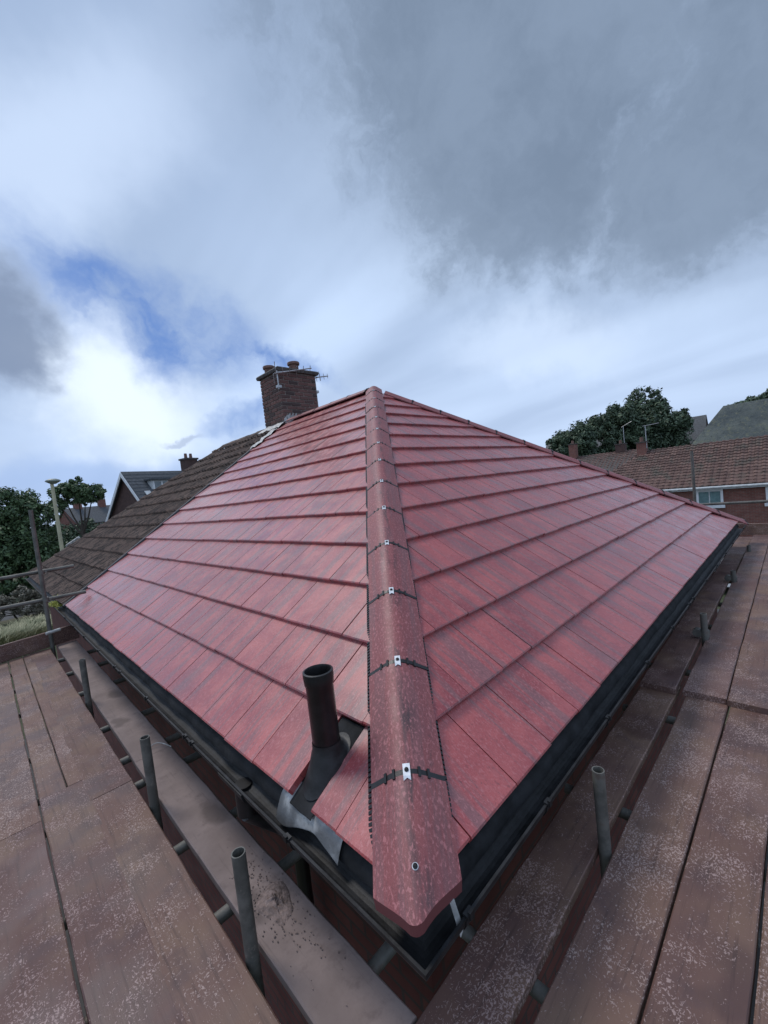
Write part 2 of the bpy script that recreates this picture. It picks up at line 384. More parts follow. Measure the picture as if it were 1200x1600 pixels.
# ------------------------------------------------------------------ main house
house = thing('house', 'brick house with newly tiled red hip roof above the scaffolding', 'house', (HW, 3.4, GZ))
HM = Matrix.Translation(house.location)
HI = HM.inverted()
def hpart(name, me, mt, M=None, parent=None):
    """part of the house; M is a world matrix"""
    o = obj(name, me, mt, parent or house)
    o.matrix_local = (HI @ M) if M is not None else HI.copy()
    return o
WO = .30      # wall set back from eaves
hpart('wall', MB().box((WO,WO,GZ-.2),(Wd-WO,DP-.004,-.205)), M_wall)
# roof deck under the tiles
dk_ = .012
ez = -dk_
me = MB().add([(.03,.03,ez),(Wd-.03,.03,ez),(Wd-.03,DP,ez),(.03,DP,ez),(HW,HW,HZ-dk_-.02),(HW,DP,HZ-dk_-.02)], [(0,4,5,3),(0,1,4),(1,2,5,4),(3,2,1,0),(3,5,2)])
hpart('roof_deck', fixn(me.mesh()), M_felt)
A = [(Wd-.01,.06,.012),(Wd-.01,DP,.012),(HW,DP,HZ+.012),(HW,HW+.06,HZ+.012)]
hpart('roof_slope', fixn(MB().add(A+[(p[0],p[1],p[2]-.02) for p in A], [(0,1,2,3),(7,6,5,4),(0,4,5,1),(1,5,6,2),(2,6,7,3),(3,7,4,0)]).mesh()), M_hip)   # far slope, turned away

TN = .030   # nose thickness
def tz(b, top): return (.040 if top else .040-TN) - .0285*b/G
def full_tile():
    bm = bmesh.new(); uvl = bm.loops.layers.uv.new('UVMap')
    w_, L_ = TW-.0048, .40; ch = .005
    rows = [(0,'b',0),(0,'t',-ch),(ch*1.4,'t',0),(L_*.5,'t',0),(L_,'t',0),(L_,'b',0)]
    V = []
    for (b, k, dz) in rows:
        V.append([bm.verts.new((a, b, tz(b, k == 't')+dz)) for a in (0.0005, w_*.5, w_)])
    for j in range(len(rows)):
        k = (j+1) % len(rows)
        for i in range(2): bm.faces.new((V[j][i], V[j][i+1], V[k][i+1], V[k][i]))
    for i in (0, 2):
        bm.faces.new([V[j][i] for j in range(len(rows))])
    bmesh.ops.recalc_face_normals(bm, faces=bm.faces)
    for f in bm.faces:
        for l in f.loops: l[uvl].uv = (l.vert.co.x, l.vert.co.y)
    return bm
BM_TILE = full_tile(); ME_TILE = bpy.data.meshes.new('roof_tile'); BM_TILE.to_mesh(ME_TILE); ME_TILE.materials.append(M_tile)
def cut_bm(src, planes):
    bm = src.copy()
    for (co_, no) in planes:
        r = bmesh.ops.bisect_plane(bm, geom=bm.verts[:]+bm.edges[:]+bm.faces[:], plane_co=co_, plane_no=no, clear_outer=True, dist=1e-5)
        ed = [e for e in r['geom_cut'] if isinstance(e, bmesh.types.BMEdge)]
        if ed: bmesh.ops.edgeloop_fill(bm, edges=ed)
        if not bm.faces: break
    return bm
def cut_tile(src, mt, planes, name):
    bm = cut_bm(src, planes)
    if len(bm.faces) < 4: bm.free(); return None
    me = bpy.data.meshes.new(name); bm.to_mesh(me); bm.free(); me.materials.append(mt); return me
tiles = []     # (depth, mesh, matrix)
CAM = Vector((-0.755, -0.811, 1.169))
rt = random.Random(3)
SET = .02
for side in (0, 1):
    FR = FR_L if side == 0 else FR_R
    for k in range(14):
        u0 = k*G
        if side == 0: start, end = (.35 if k % 2 == 0 else .20)-.6, DP
        else: start, end = (.24 if k % 2 == 0 else .09)-.6, Wd
        s = start
        while s < end:
            lo, hi = s, s+TW; s += TW
            pl = []
            # plan coordinate along eave e, depth q=(u0+b)*cs ; valid e >= q+SET
            if hi < u0*cs+SET: continue
            if side == 0:
                # local a: e = hi-a
                n_ = Vector((1, cs, 0)); pt = Vector((hi-u0*cs-SET, 0, 0))
                if lo < (u0+.40)*cs+SET: pl.append((pt, n_.normalized()))
                if hi > DP-.035: pl.append((Vector((hi-(DP-.035), 0, 0)), Vector((-1,0,0))))
                if k == 0 and abs(lo-.35) < .01: pl.append((Vector((.15,0,0)), Vector((-1,0,0))))      # cut round the vent pipe
                org = Vector((u0*cs, hi, u0*sn))
            else:
                if lo > Wd-u0*cs-SET: continue
                n_ = Vector((-1, cs, 0)); pt = Vector((u0*cs+SET-lo, 0, 0))
                if lo < (u0+.40)*cs+SET: pl.append((pt, n_.normalized()))
                if hi > Wd-(u0+.40)*cs-SET: pl.append((Vector((Wd-u0*cs-SET-lo, 0, 0)), Vector((1, cs, 0)).normalized()))
                org = Vector((lo, u0*cs, u0*sn))
            if k == 13: pl.append((Vector((0, .345+.02, 0)), Vector((0,1,0))))
            me = ME_TILE if not pl else cut_tile(BM_TILE, M_tile, pl, 'cut_roof_tile')
            if me is None: continue
            jit = Matrix.Translation((rt.uniform(-.0012,.0012), rt.uniform(-.003,.003), rt.uniform(-.0008,.0016))) @ Matrix.Rotation(rt.uniform(-.0025,.0025), 4, 'Z') @ Matrix.Rotation(rt.uniform(-.003,.003), 4, 'Y')
            Mw = Matrix.Translation(org) @ FR @ jit
            ctr = Mw @ Vector((.15, .17, 0))
            tiles.append(((ctr-CAM).length/(1.0 if me is ME_TILE else .9), me, Mw))
tiles.sort(key=lambda t: t[0])
for (d_, me, Mw) in tiles[:300]: hpart('roof_tile', me, None, Mw)
far = bmesh.new()
for (d_, me, Mw) in tiles[300:]:
    t = bmesh.new(); t.from_mesh(me); t.transform(Mw); uvl = t.loops.layers.uv['UVMap']; o1, o2 = rt.uniform(0,40), rt.uniform(0,90)
    for f in t.faces:
        for l in f.loops: l[uvl].uv = (l[uvl].uv[0]+o1, l[uvl].uv[1]+o2)
    tmp = bpy.data.meshes.new('t'); t.to_mesh(tmp); t.free(); far.from_mesh(tmp); bpy.data.meshes.remove(tmp)
me = bpy.data.meshes.new('upper_roof_tiles'); far.to_mesh(me); far.free(); me.materials.append(M_tile)
o = hpart('upper_roof_tiles', me, None); o['kind'] = 'stuff'

# ---- hip and ridge tiles
HL = .470
PROF = [(-.130,-.022),(-.112,-.010),(-.088,.008),(-.064,.0255),(-.044,.038),(-.022,.0465),(0,.0495),(.022,.0465),(.044,.038),(.064,.0255),(.088,.008),(.112,-.010),(.130,-.022)]
def hip_bm(L0, L1, nseg=5, thick=.017):
    bm = bmesh.new(); uvl = bm.loops.layers.uv.new('UVMap')
    inner = [(x*.97, z-thick) for x, z in PROF]
    sec = PROF+inner[::-1]; rows = []
    for j in range(nseg+1):
        y = L0+(L1-L0)*j/nseg; rows.append([bm.verts.new((x, y, z)) for x, z in sec])
    nn = len(sec)
    for j in range(nseg):
        for i in range(nn):
            f = bm.faces.new((rows[j][i], rows[j][(i+1) % nn], rows[j+1][(i+1) % nn], rows[j+1][i])); f.smooth = True
    for j in (0, nseg):
        for i in range(len(PROF)-1):
            bm.faces.new((rows[j][i], rows[j][i+1], rows[j][nn-2-i], rows[j][nn-1-i]))
    bmesh.ops.recalc_face_normals(bm, faces=bm.faces)
    for f in bm.faces:
        for l in f.loops: l[uvl].uv = (l.vert.co.x, l.vert.co.y)
    for e in bm.edges:
        if len(e.link_faces) == 2 and e.calc_face_angle(0) > R_(35): e.smooth = False
    return bm
bmh = hip_bm(.003, HL-.007); ME_HIP = bpy.data.meshes.new('hip_tile'); bmh.to_mesh(ME_HIP); bmh.free(); ME_HIP.materials.append(M_hip)
# joint union at the lower end of a tile: black strip with lugs
mb = MB(); sec = []
for y in (-.009, .009): sec.append([(x*1.004, y, z+.0012) for x, z in PROF]+[(x*.96, y, z-.012) for x, z in PROF[::-1]])
mb.sweep(sec)
def prof_at(x):
    for i in range(len(PROF)-1):
        (x0, z0), (x1, z1) = PROF[i], PROF[i+1]
        if x0 <= x <= x1: return z0+(z1-z0)*(x-x0)/(x1-x0), math.atan2(z1-z0, x1-x0)
for x in (-.074, -.044, .042, .072):
    z, an = prof_at(x); M_ = Matrix.Translation((x, 0, z)) @ Matrix.Rotation(-an, 4, 'Y')
    mb.box((-.005,-.016,-.006), (.005,.016,.006), M_)
ME_UNION = fixn(mb.mesh('union')); ME_UNION.materials.append(M_black)
mb = MB(); mb.add([(-.0125,.026,.053),(.0125,.026,.053),(.0125,-.016,.0555),(.0125,-.030,.0525),(0,-.022,.0545),(-.0125,-.030,.0525),(-.0125,-.016,.0555)]+[(-.0125,.026,.051),(.0125,.026,.051),(.0125,-.016,.0535),(.0125,-.030,.0505),(0,-.022,.0525),(-.0125,-.030,.0505),(-.0125,-.016,.0535)],
   [(0,6,5,4,3,2,1),(7,8,9,10,11,12,13)]+[(i, (i+1) % 7, 7+(i+1) % 7, 7+i) for i in range(7)])
ME_CLIP = fixn(mb.mesh('clip')); ME_CLIP.materials.append(M_clip)
ME_SCREW = MB().lathe([(0,.0605),(.003,.0605),(.0042,.059),(.0075,.0575),(.0078,.0545)], (0,.004,0), 12).mesh('screw', 40); ME_SCREW.materials.append(M_screw)
def hip_frame(p0, d):
    d = Vector(d).normalized(); v = d.cross(Vector((0,0,1))).normalized(); w_ = v.cross(d)
    return Matrix(((v.x, d.x, w_.x, p0[0]), (v.y, d.y, w_.y, p0[1]), (v.z, d.z, w_.z, p0[2]), (0,0,0,1)))
HIPLIFT = .019
def run_of_hips(p0, d, s0, n_, name, last=None):
    Fm = hip_frame(p0, d)
    for i in range(n_):
        Mw = Fm @ Matrix.Translation((rt.uniform(-.002,.002), s0+i*.4735, HIPLIFT+rt.uniform(0,.003))) @ Matrix.Rotation(rt.uniform(-.006,.006), 4, 'Z')
        t = hpart(name, ME_HIP, None, Mw)
        obj('joint_union', ME_UNION, None, t); cl = obj('clip', ME_CLIP, None, t); obj('screw', ME_SCREW, None, t)
hd = Vector((1,1,tn))
run_of_hips((0,0,0), hd, .318, 12, 'hip_tile')
# top hip tile shortened at the apex
bmt = hip_bm(.003, .30, 3); me = bpy.data.meshes.new('hip_tile_top'); bmt.to_mesh(me); bmt.free(); me.materials.append(M_hip)
t = hpart('hip_tile', me, None, hip_frame((0,0,0), hd) @ Matrix.Translation((0, .318+12*.4735, HIPLIFT+.006))); obj('joint_union', ME_UNION, None, t); obj('clip', ME_CLIP, None, t); obj('screw', ME_SCREW, None, t)
# mitred starter tile at the corner
Fm = hip_frame((0,0,0), hd) @ Matrix.Translation((0,0,HIPLIFT+.004))
bms = hip_bm(-.30, .310, 12, .032); bms.transform(Fm)
cut_planes = [((-.050-.030*math.cos(R_(q_)), -.036-.030*math.sin(R_(q_)), 0), Vector((-math.cos(R_(q_)), -math.sin(R_(q_)), -.06))) for q_ in range(0, 91, 15)]
for (co_, no) in cut_planes:
    r = bmesh.ops.bisect_plane(bms, geom=bms.verts[:]+bms.edges[:]+bms.faces[:], plane_co=co_, plane_no=no.normalized(), clear_outer=True, dist=1e-5)
    ed = [e for e in r['geom_cut'] if isinstance(e, bmesh.types.BMEdge)]
    fs = bmesh.ops.edgeloop_fill(bms, edges=ed)['faces']
# soft front apron of the starter: closes the mitre
bms.transform(Fm.inverted()); me = bpy.data.meshes.new('hip_starter'); bms.to_mesh(me); bms.free(); me.materials.append(M_hip)
t = hpart('hip_starter_tile', me, None, Fm)
obj('screw', ME_SCREW, None, t, M=Matrix.Translation((0, .051, -.004)))
obj('washer', MB().lathe([(0,.0515),(.0095,.0515),(.010,.049)], (0,.055,.0), 16), M_clip, t)
# dark corner closer below the starter
mb = MB(); 
run_of_hips((Wd,0,0), Vector((-1,1,tn)), -.06, 13, 'hip_tile')
run_of_hips((HW,HW+.05,HZ), Vector((0,1,0)), .06, 5, 'ridge_tile')
# pleated vent strips showing along both sides of the near hip
def vent_strip(sgn, name):
    mb = MB(); Fm = hip_frame((0,0,0), hd); s_ = .12
    while s_ < 5.6:
        s1 = s_+.0105
        zt = .020+.012*math.sin(s_*7.3)*.3
        base = -.438*.118
        ex = .008 if sgn < 0 else 0.0
        mb.add([(sgn*.110, s_, base+.020),(sgn*(.139+ex), s_, base+.004),(sgn*(.139+ex), s1, base+.004),(sgn*.110, s1, base+.020),
                (sgn*.110, s_, base+.052),(sgn*(.137+ex), s_, base+.027),(sgn*(.137+ex), s1, base+.027),(sgn*.110, s1, base+.052)], [(0,3,2,1),(4,5,6,7),(0,1,5,4),(1,2,6,5),(2,3,7,6),(3,0,4,7)])
        s_ += .0175
    mb.add([(sgn*.02,.10,.0),(sgn*.128,.10,base+.022),(sgn*.128,5.6,base+.022),(sgn*.02,5.6,0)], [(0,1,2,3)])
    return hpart(name, mb, M_black, Fm)
vent_strip(-1, 'vent_strip'); vent_strip(1, 'vent_strip')

# ---- eaves: fascia, soffit, tray, gutter (o = distance outward from tile edge)
def eave_sweep(profile, closed=True, y1=DP, x1=Wd, y0=None):
    secs = [[(-o_, y1, z) for o_, z in profile], [(-o_, -o_, z) for o_, z in profile], [(x1+(o_ if closed else o_), -o_, z) for o_, z in profile]]
    return MB().sweep(secs, closed)
hpart('fascia', fixn(eave_sweep([(-.055,-.035),(-.033,-.035),(-.033,-.205),(-.055,-.205)]).mesh()), M_black)
hpart('soffit', fixn(eave_sweep([(-.056,-.192),(-.056,-.204),(-.34,-.204),(-.34,-.192)]).mesh()), M_black)
def wavy_tray():
    secs = []
    rr = random.Random(5); prof = [(-.10,-.062),(-.02,-.010),(.006,-.022),(.016,-.042),(.019,-.066)]
    def P(o_, z, t, sd):
        w1 = .005*math.sin(t*6.1+sd)+.004*math.sin(t*15.7+1+sd)+rr.uniform(-.0015,.0015)
        k = max(0, (.03-z)/.1); return o_+w1*k, z+w1*.4*k
    ts = [DP-.02-i*.055 for i in range(int((DP-.0)/.055))]
    for t in ts: secs.append([(-P(o_,z,t,0)[0], t, P(o_,z,t,0)[1]) for o_, z in prof])
    secs.append([(-o_, -o_, z) for o_, z in prof])
    for i in range(1, int(Wd/.055)):
        t = i*.055
        if t < .09: continue
        secs.append([(t, -P(o_,z,t,2)[0], P(o_,z,t,2)[1]) for o_, z in prof])
    return MB().sweep(secs, False).mesh('eaves_tray', 50)
hpart('eaves_tray', wavy_tray(), M_felt)
gp = []
for i in range(13):
    a_ = math.pi*i/12; gp.append((.036-.056*math.cos(a_), -.062-.056*math.sin(a_)))
gin = [(.036-.052*math.cos(math.pi*i/12), -.062-.052*math.sin(math.pi*i/12)) for i in range(13)]
gprof = [(-.021,-.058),]+gp+[(.095,-.062),(.096,-.054),(.087,-.054)]+gin[::-1]
gut = hpart('gutter', fixn(eave_sweep(gprof, y1=DP+.0).mesh()), M_gutter)
def bracket_mesh():
    secs = [[], []]
    pr = [(.036-.060*math.cos(math.pi*i/10), -.062-.060*math.sin(math.pi*i/10)) for i in range(11)]+[(.101,-.060),(.101,-.048),(.084,-.046)]
    pr2 = [(.084,-.052),(.094,-.054)]+[(.036-.0565*math.cos(math.pi*i/10), -.0625-.0565*math.sin(math.pi*i/10)) for i in range(10,-1,-1)]
    loop = pr+pr2
    mb = MB(); mb.sweep([[(-o_, -.016, z) for o_, z in loop], [(-o_, .016, z) for o_, z in loop]])
    mb.box((.018,-.016,-.13),(.034,.016,-.045)); mb.box((-.106,-.009,-.062),(-.096,.009,-.040))
    return fixn(mb.mesh('bracket'))
ME_BR = bracket_mesh(); ME_BR.materials.append(M_gutter)
for y in (.56, 1.52, 1.62, 2.36, 3.10, 3.28, 3.95, 4.7, 5.4, 6.1): obj('bracket', ME_BR, None, gut, M=Matrix.Translation((0,y,0)))
for x in (.10, .62, 1.30, 2.02, 2.70, 3.32, 3.50, 4.15, 4.85, 5.55, 6.25, 6.95, 7.6): obj('bracket', ME_BR, None, gut, M=Matrix.Translation((x,0,0)) @ Matrix.Rotation(R_(90), 4, 'Z'))
# gutter outlet and downpipe
mb = MB(); mb.tube((-.036,1.05,-.10),(-.036,1.05,-.24),.041,18); mb.tube((-.036,1.05,-.24),(.20,1.05,-.50),.035,16); mb.tube((.20,1.05,-.50),(.215,1.05,GZ+.1),.035,16)
hpart('downpipe', mb.mesh('downpipe', 40), M_black)
ol = [(.036-.064*math.cos(math.pi*i/12), -.064-.066*math.sin(math.pi*i/12)) for i in range(13)]+[(.036+.0575*math.cos(math.pi*i/12), -.0635-.0575*math.sin(math.pi*i/12)) for i in range(13)]
hpart('outlet', fixn(MB().sweep([[(-o_, y_, z) for o_, z in ol] for y_ in (.93, 1.17)]).mesh('outlet', 40)), M_gutter)
# hanging metal strip at the corner
hpart('metal_strap', MB().add([(.055,-.066,-.005),(.073,-.066,-.005),(.082,-.082,-.090),(.066,-.082,-.104),(.055,-.068,-.005),(.073,-.068,-.005),(.082,-.084,-.090),(.066,-.084,-.104)], [(0,1,2,3),(7,6,5,4),(0,4,5,1),(1,5,6,2),(2,6,7,3),(3,7,4,0)]), M_leadw)

# ---- vent pipe through the left slope
pc = Vector((.128,.572,0))
mb = MB(); top = .485
mb.lathe([(.055,.02),(.055,top-.055),(.0585,top-.05),(.061,top-.02),(.0605,top),(.053,top+.002),(.050,top-.01),(.050,top-.35),(0,top-.35)], (pc.x,pc.y,0), 32)
vp = hpart('vent_pipe', mb.mesh('vent_pipe', 45), M_black)
mb = MB(); secs = []
slope_n = Vector((-sn,0,cs)); 
for (k, r0, up) in ((0,.120,.0),(0,.108,.008),(1,.092,.020),(2,.077,.046),(3,.064,.078),(4,.0585,.094),(5,.0568,.100)):
    ring = []
    for i in range(32):
        t = 2*math.pi*i/32; x = r0*math.cos(t)*(.92 if k == 0 else 1); y = r0*math.sin(t)*(.72 if r0 > .1 else .86 if r0 > .07 else 1)
        blend = max(0, 1-up/.10)
        ring.append((pc.x+x-.01*blend, pc.y+y, (pc.x+x)*tn*blend+(pc.x*tn)*(1-blend)+.012+up*(.78 if blend else 1)))
    secs.append(ring)
n_ = 32; P = [p for s_ in secs for p in s_]; F = []
for j in range(len(secs)-1):
    for i in range(n_): F.append((j*n_+i, j*n_+(i+1) % n_, (j+1)*n_+(i+1) % n_, (j+1)*n_+i))
obj('rubber_boot', MB().add(P, F).mesh('boot', 60), M_boot, vp)
def sheet(pts_fn, nu, nv, th=.003):
    P = []; F = []
    for j in range(nv+1):
        for i in range(nu+1): P.append(Vector(pts_fn(i/nu, j/nv)))
    for j in range(nv):
        for i in range(nu): k = j*(nu+1)+i; F.append((k, k+1, k+nu+2, k+nu+1))
    K0 = len(P); P += [p-Vector((0,0,th)) for p in P]; F += [tuple(K0+i for i in reversed(f)) for f in F]
    return MB().add(P, F).mesh('sheet', 75)
def fl(u, v):     # lead slate lying in the gap and dressed over the eave into the gutter
    y = .505+.142*u; q = -.030+.36*v
    return (q*cs, y, q*sn+.013+.002*math.sin(u*9+v*7))
obj('lead_slate', sheet(fl, 8, 14), M_felt, vp)
def ap(u, v):
    y = .335+.39*u; q = -.048+.11*v+.012*math.sin(u*5); z = q*sn+.006 - (max(0,-.01-q))**1.4*4.0
    return (q*cs-.012*(1-v)*math.sin(u*9)*.4, y, z+.0016*math.sin(u*21+v*4))
obj('lead_apron', sheet(ap, 48, 16), M_lead, vp)

# ---- verge joint against the neighbour
FRo = Matrix.Translation((0,DP,0)) @ FR_L
hpart('bonding_strip', MB().box((-.005,-.02,.0),(.05,HW/cs-.05,.046), FRo), M_slate)

# ---- chimney: every brick of the two faces in view its own piece
CX0, CX1, CY0, CY1, CZ0, CZ1 = 3.92, 4.84, 6.60, 7.38, 2.35, 3.80
chim = hpart('chimney', MB().box((CX0+.010,CY0+.010,CZ0),(CX1-.010,CY1-.010,CZ1)), M_mortar)
CM = HI
def brick_mesh(l):
    bm = bmesh.new(); bmesh.ops.create_cube(bm, size=1.0, matrix=Matrix.Diagonal((l, .10, .060, 1)))
    bmesh.ops.bevel(bm, geom=bm.edges[:], offset=.004, segments=1, affect='EDGES'); me = bpy.data.meshes.new('brick'); bm.to_mesh(me); bm.free(); me.materials.append(M_cbrick); return me
ME_BF, ME_BH = brick_mesh(.209), brick_mesh(.097)
nc = int((CZ1-CZ0)/.075)
def brick(me, x, y, z, rz):
    o = obj('brick', me, None, chim); o.matrix_local = Matrix.Translation((x+rt.uniform(-.003,.003), y+rt.uniform(-.003,.003), z)) @ Matrix.Rotation(rz+rt.uniform(-.01,.01), 4, 'Z')
for k in range(nc):
    z = CZ0+.0375+k*.075
    for face in (0, 1):
        a0, a1 = (CX0, CX1) if face == 0 else (CY0, CY1)
        # alternate courses: corner brick belongs to one face, its header shows on the other
        s_ = a0 + (0 if (k+face) % 2 == 0 else .115)
        if s_ > a0 and face == 0 and False: pass
        while s_+.215 <= a1+.02:
            c_ = s_+.1075
            if face == 0: brick(ME_BF, c_, CY0+.048, z, 0)
            else: brick(ME_BF, CX0+.048, c_, z, R_(90))
            s_ += .225
        if s_+.102 <= a1+.01:
            if face == 0: brick(ME_BH, s_+.051, CY0+.048, z, 0)
            else: brick(ME_BH, CX0+.048, s_+.051, z, R_(90))
mb = MB(); mb.add([(x, y, z) for (e, z) in ((.045,CZ1),(.055,CZ1+.05),(.04,CZ1+.075),(-.14,CZ1+.14)) for x, y in ((CX0-e,CY0-e),(CX1+e,CY0-e),(CX1+e,CY1+e),(CX0-e,CY1+e))],
   [(3,2,1,0)]+[(j*4+i, j*4+(i+1) % 4, j*4+4+(i+1) % 4, j*4+4+i) for j in range(3) for i in range(4)]+[(12,13,14,15)])
obj('chimney_cap', mb, M_cap, chim)
for (x, y, h_, r_) in ((4.06,7.18,.15,.115),(4.52,6.92,.22,.120)):
    mb = MB(); zb = CZ1+.075
    mb.lathe([(r_*.85,zb),(r_*.85,zb+h_-.03),(r_*1.08,zb+h_-.02),(r_*1.12,zb+h_+.02),(r_*1.05,zb+h_+.035),(r_*.7,zb+h_+.03),(r_*.7,zb+h_-.1),(0,zb+h_-.1)], (x,y,0), 20)
    obj('chimney_pot', mb.mesh('pot', 45), M_pot, chim)
# lead flashing round the chimney foot: stepped pieces up the face and a skirt on the slope
def on_slope(x, y, lift): return (x-sn*lift, y, x*tn+cs*lift)
def skirt(u, v):
    x = 3.20+.74*u; y = 6.56+.24*v-.02*math.sin(u*14)
    return on_slope(x, y, .052+.012*math.sin(u*23+v*5))
obj('flashing_skirt', sheet(skirt, 10, 4), M_leadw, chim)
def skirt2(u, v):
    y = 6.50+.95*u; x = 3.74+.20*v+.012*math.sin(u*17)
    return on_slope(x, y, .058+.014*math.sin(u*15+v*3))
obj('flashing_apron', sheet(skirt2, 12, 4), M_leadw, chim)
for i in range(4):
    x = CX0-.004+i*.075; zb = min(x*tn, HZ)+.02
    obj('flashing_step', MB().add([(x,CY0-.012,zb-.05),(x+.085,CY0-.012,zb-.02),(x+.085,CY0-.012,zb+.19+.0*i),(x,CY0-.012,zb+.10),(x,CY0-.002,zb-.05),(x+.085,CY0-.002,zb-.02),(x+.085,CY0-.002,zb+.19),(x,CY0-.002,zb+.10)], [(0,1,2,3),(7,6,5,4),(0,4,5,1),(1,5,6,2),(2,6,7,3),(3,7,4,0)]), M_leadw, chim)
obj('flashing_front', MB().box((CX0-.012,CY0-.01,2.62),(CX0-.003,CY1,2.77)), M_leadw, chim)

# ------------------------------------------------------------------ TV aerials on the chimney
M_alu = simple('aerial_metal', (.42,.43,.44), .4, .2, 10, .1, .6)
def aerial(base, boom0, boom1, label, nel, L_, up):
    t = thing('tv_aerial', label, 'aerial', base, 0, None); B = Vector(base)
    mb = MB(); mb.tube((0,0,-.25), (0,0,.12), .012, 8); obj('mast', mb, M_alu, t)
    b0, b1 = Vector(boom0)-B, Vector(boom1)-B
    mb = MB(); mb.tube(b0, b1, .013, 8); mb.tube((0,0,.1), b0.lerp(b1,.35), .01, 8); obj('boom', mb, M_alu, t)
    d_ = (b1-b0).normalized(); v = d_.cross(Vector(up)).normalized(); 
    for i in range(nel):
        c_ = b0.lerp(b1, .04+.92*i/(nel-1)); l_ = L_*(1-.45*i/(nel-1))
        obj('element', MB().tube(c_-v*l_, c_+v*l_, .006, 6), M_alu, t)
    for s_ in (-1, 1):
        e = b0+Vector(up)*s_*.14; obj('reflector', MB().tube(e-v*L_*1.1, e+v*L_*1.1, .007, 6), M_alu, t)
    obj('bracket', MB().box((-.03,-.02,-.22),(.06,.05,-.17)), M_alu, t)
    return t
aerial((3.86,6.56,3.66), (3.80,6.56,3.72), (4.46,6.20,3.80), 'metal television aerial bracketed to the near corner of the brick chimney', 6, .17, (.3,.2,.93))
aerial((4.90,6.72,3.68), (4.84,6.60,3.76), (5.12,6.52,3.80), 'small television aerial poking out past the far face of the chimney', 4, .09, (0,1,.1))

# ------------------------------------------------------------------ neighbour
nb = thing('neighbouring_house', 'adjoining brick house with old mossy brown tiled roof', 'house', (HW, 10.2, GZ)); NI = Matrix.Translation(nb.location).inverted()
def npart(name, me, mt, M=None):
    o = obj(name, me, mt, nb); o.matrix_local = (NI @ M) if M is not None else NI.copy(); return o
npart('wall', MB().box((WO,DP+.004,GZ-.2),(Wd-WO,DN-WO,-.205)), M_wall)
OZ = -.03
npart('roof_deck', fixn(MB().add([(.03,DP+.002,OZ-.01),(Wd-.03,DP+.002,OZ-.01),(Wd-.03,DN-.03,OZ-.01),(.03,DN-.03,OZ-.01),(HW,DP+.002,HZ+OZ-.03),(HW,DN-HW,HZ+OZ-.03)], [(0,4,5,3),(3,5,2),(1,2,5,4),(0,3,2,1),(0,1,4)]).mesh()), M_old)
def old_tile():
    bm = bmesh.new(); uvl = bm.loops.layers.uv.new('UVMap'); w_ = TW-.003
    A_ = [0, .055, .075, .090, .115, .130, .150, .205, .225, .240, .265, .280, w_]
    H_ = [.0, .0, .018, .034, .034, .018, .0, .0, .018, .034, .034, .018, .004]
    rows = [(0, 0), (0, 1), (.02, 1), (.40, 1)]
    V = []
    for j, (b, k) in enumerate(rows):
        V.append([bm.verts.new((a_, b, (.062 if k else .010)-.040*b/G+(h_ if k else 0))) for a_, h_ in zip(A_, H_)])
    for j in range(len(rows)-1):
        for i in range(len(A_)-1): bm.faces.new((V[j][i], V[j][i+1], V[j+1][i+1], V[j+1][i]))
    bmesh.ops.recalc_face_normals(bm, faces=bm.faces)
    for f in bm.faces:
        for l in f.loops: l[uvl].uv = (l.vert.co.x, l.vert.co.y)
    return bm
BM_OLD = old_tile(); ME_OLD = bpy.data.meshes.new('old_roof_tile'); BM_OLD.to_mesh(ME_OLD); ME_OLD.materials.append(M_old)
def cut_open(src, planes):
    bm = src.copy()
    for (co_, no) in planes: bmesh.ops.bisect_plane(bm, geom=bm.verts[:]+bm.edges[:]+bm.faces[:], plane_co=co_, plane_no=no, clear_outer=True, dist=1e-5)
    if not bm.faces: bm.free(); return None
    me = bpy.data.meshes.new('cut_old_tile'); bm.to_mesh(me); bm.free(); me.materials.append(M_old); return me
for k in range(14):
    s_ = DP+.05+(.15 if k % 2 else 0)-.3; u0 = k*G
    while s_ < DN-u0*cs:
        lo, hi = s_, s_+TW; s_ += TW; pl = []
        if hi < DP+.07: continue
        if hi > DN-(u0+.4)*cs: pl.append((Vector((hi-(DN-u0*cs), 0, 0)), Vector((-1, cs, 0)).normalized()))
        if lo < DP+.045: pl.append((Vector((hi-DP-.045, 0, 0)), Vector((1,0,0))))
        if k == 13: pl.append((Vector((0,.36,0)), Vector((0,1,0))))
        me = ME_OLD if not pl else cut_open(BM_OLD, pl)
        if me is None: continue
        npart('roof_tile', me, None, Matrix.Translation((u0*cs, hi, u0*sn+OZ)) @ FR_L @ Matrix.Translation((0, rt.uniform(-.008,.008), rt.uniform(-.002,.005))) @ Matrix.Rotation(rt.uniform(-.008,.008), 4, 'Z') @ Matrix.Rotation(rt.uniform(-.012,.012), 4, 'Y'))
me2 = ME_HIP.copy(); me2.materials.clear(); me2.materials.append(M_old)
def old_run(p0, d, n_, s0, nm):
    Fm = hip_frame(p0, d)
    for i in range(n_): npart(nm, me2, None, Fm @ Matrix.Translation((rt.uniform(-.006,.006), s0+i*.4555, .012+rt.uniform(-.004,.01))) @ Matrix.Rotation(rt.uniform(-.02,.02), 4, 'Z') @ Matrix.Rotation(rt.uniform(-.01,.025), 4, 'X'))
old_run((0,DN,OZ), Vector((1,-1,tn)), 13, -.05, 'hip_tile')
old_run((HW,CY1+.02,HZ+OZ), Vector((0,1,0)), 5, -.05, 'ridge_tile')
ng = npart('gutter', fixn(MB().sweep([[(-o_, DP+.004, z) for o_, z in gprof], [(-o_, DN+.05, z) for o_, z in gprof]]).mesh()), M_gutter)
npart('fascia', MB().box((.033,DP+.004,-.205),(.055,DN-.03,-.04)), M_white)
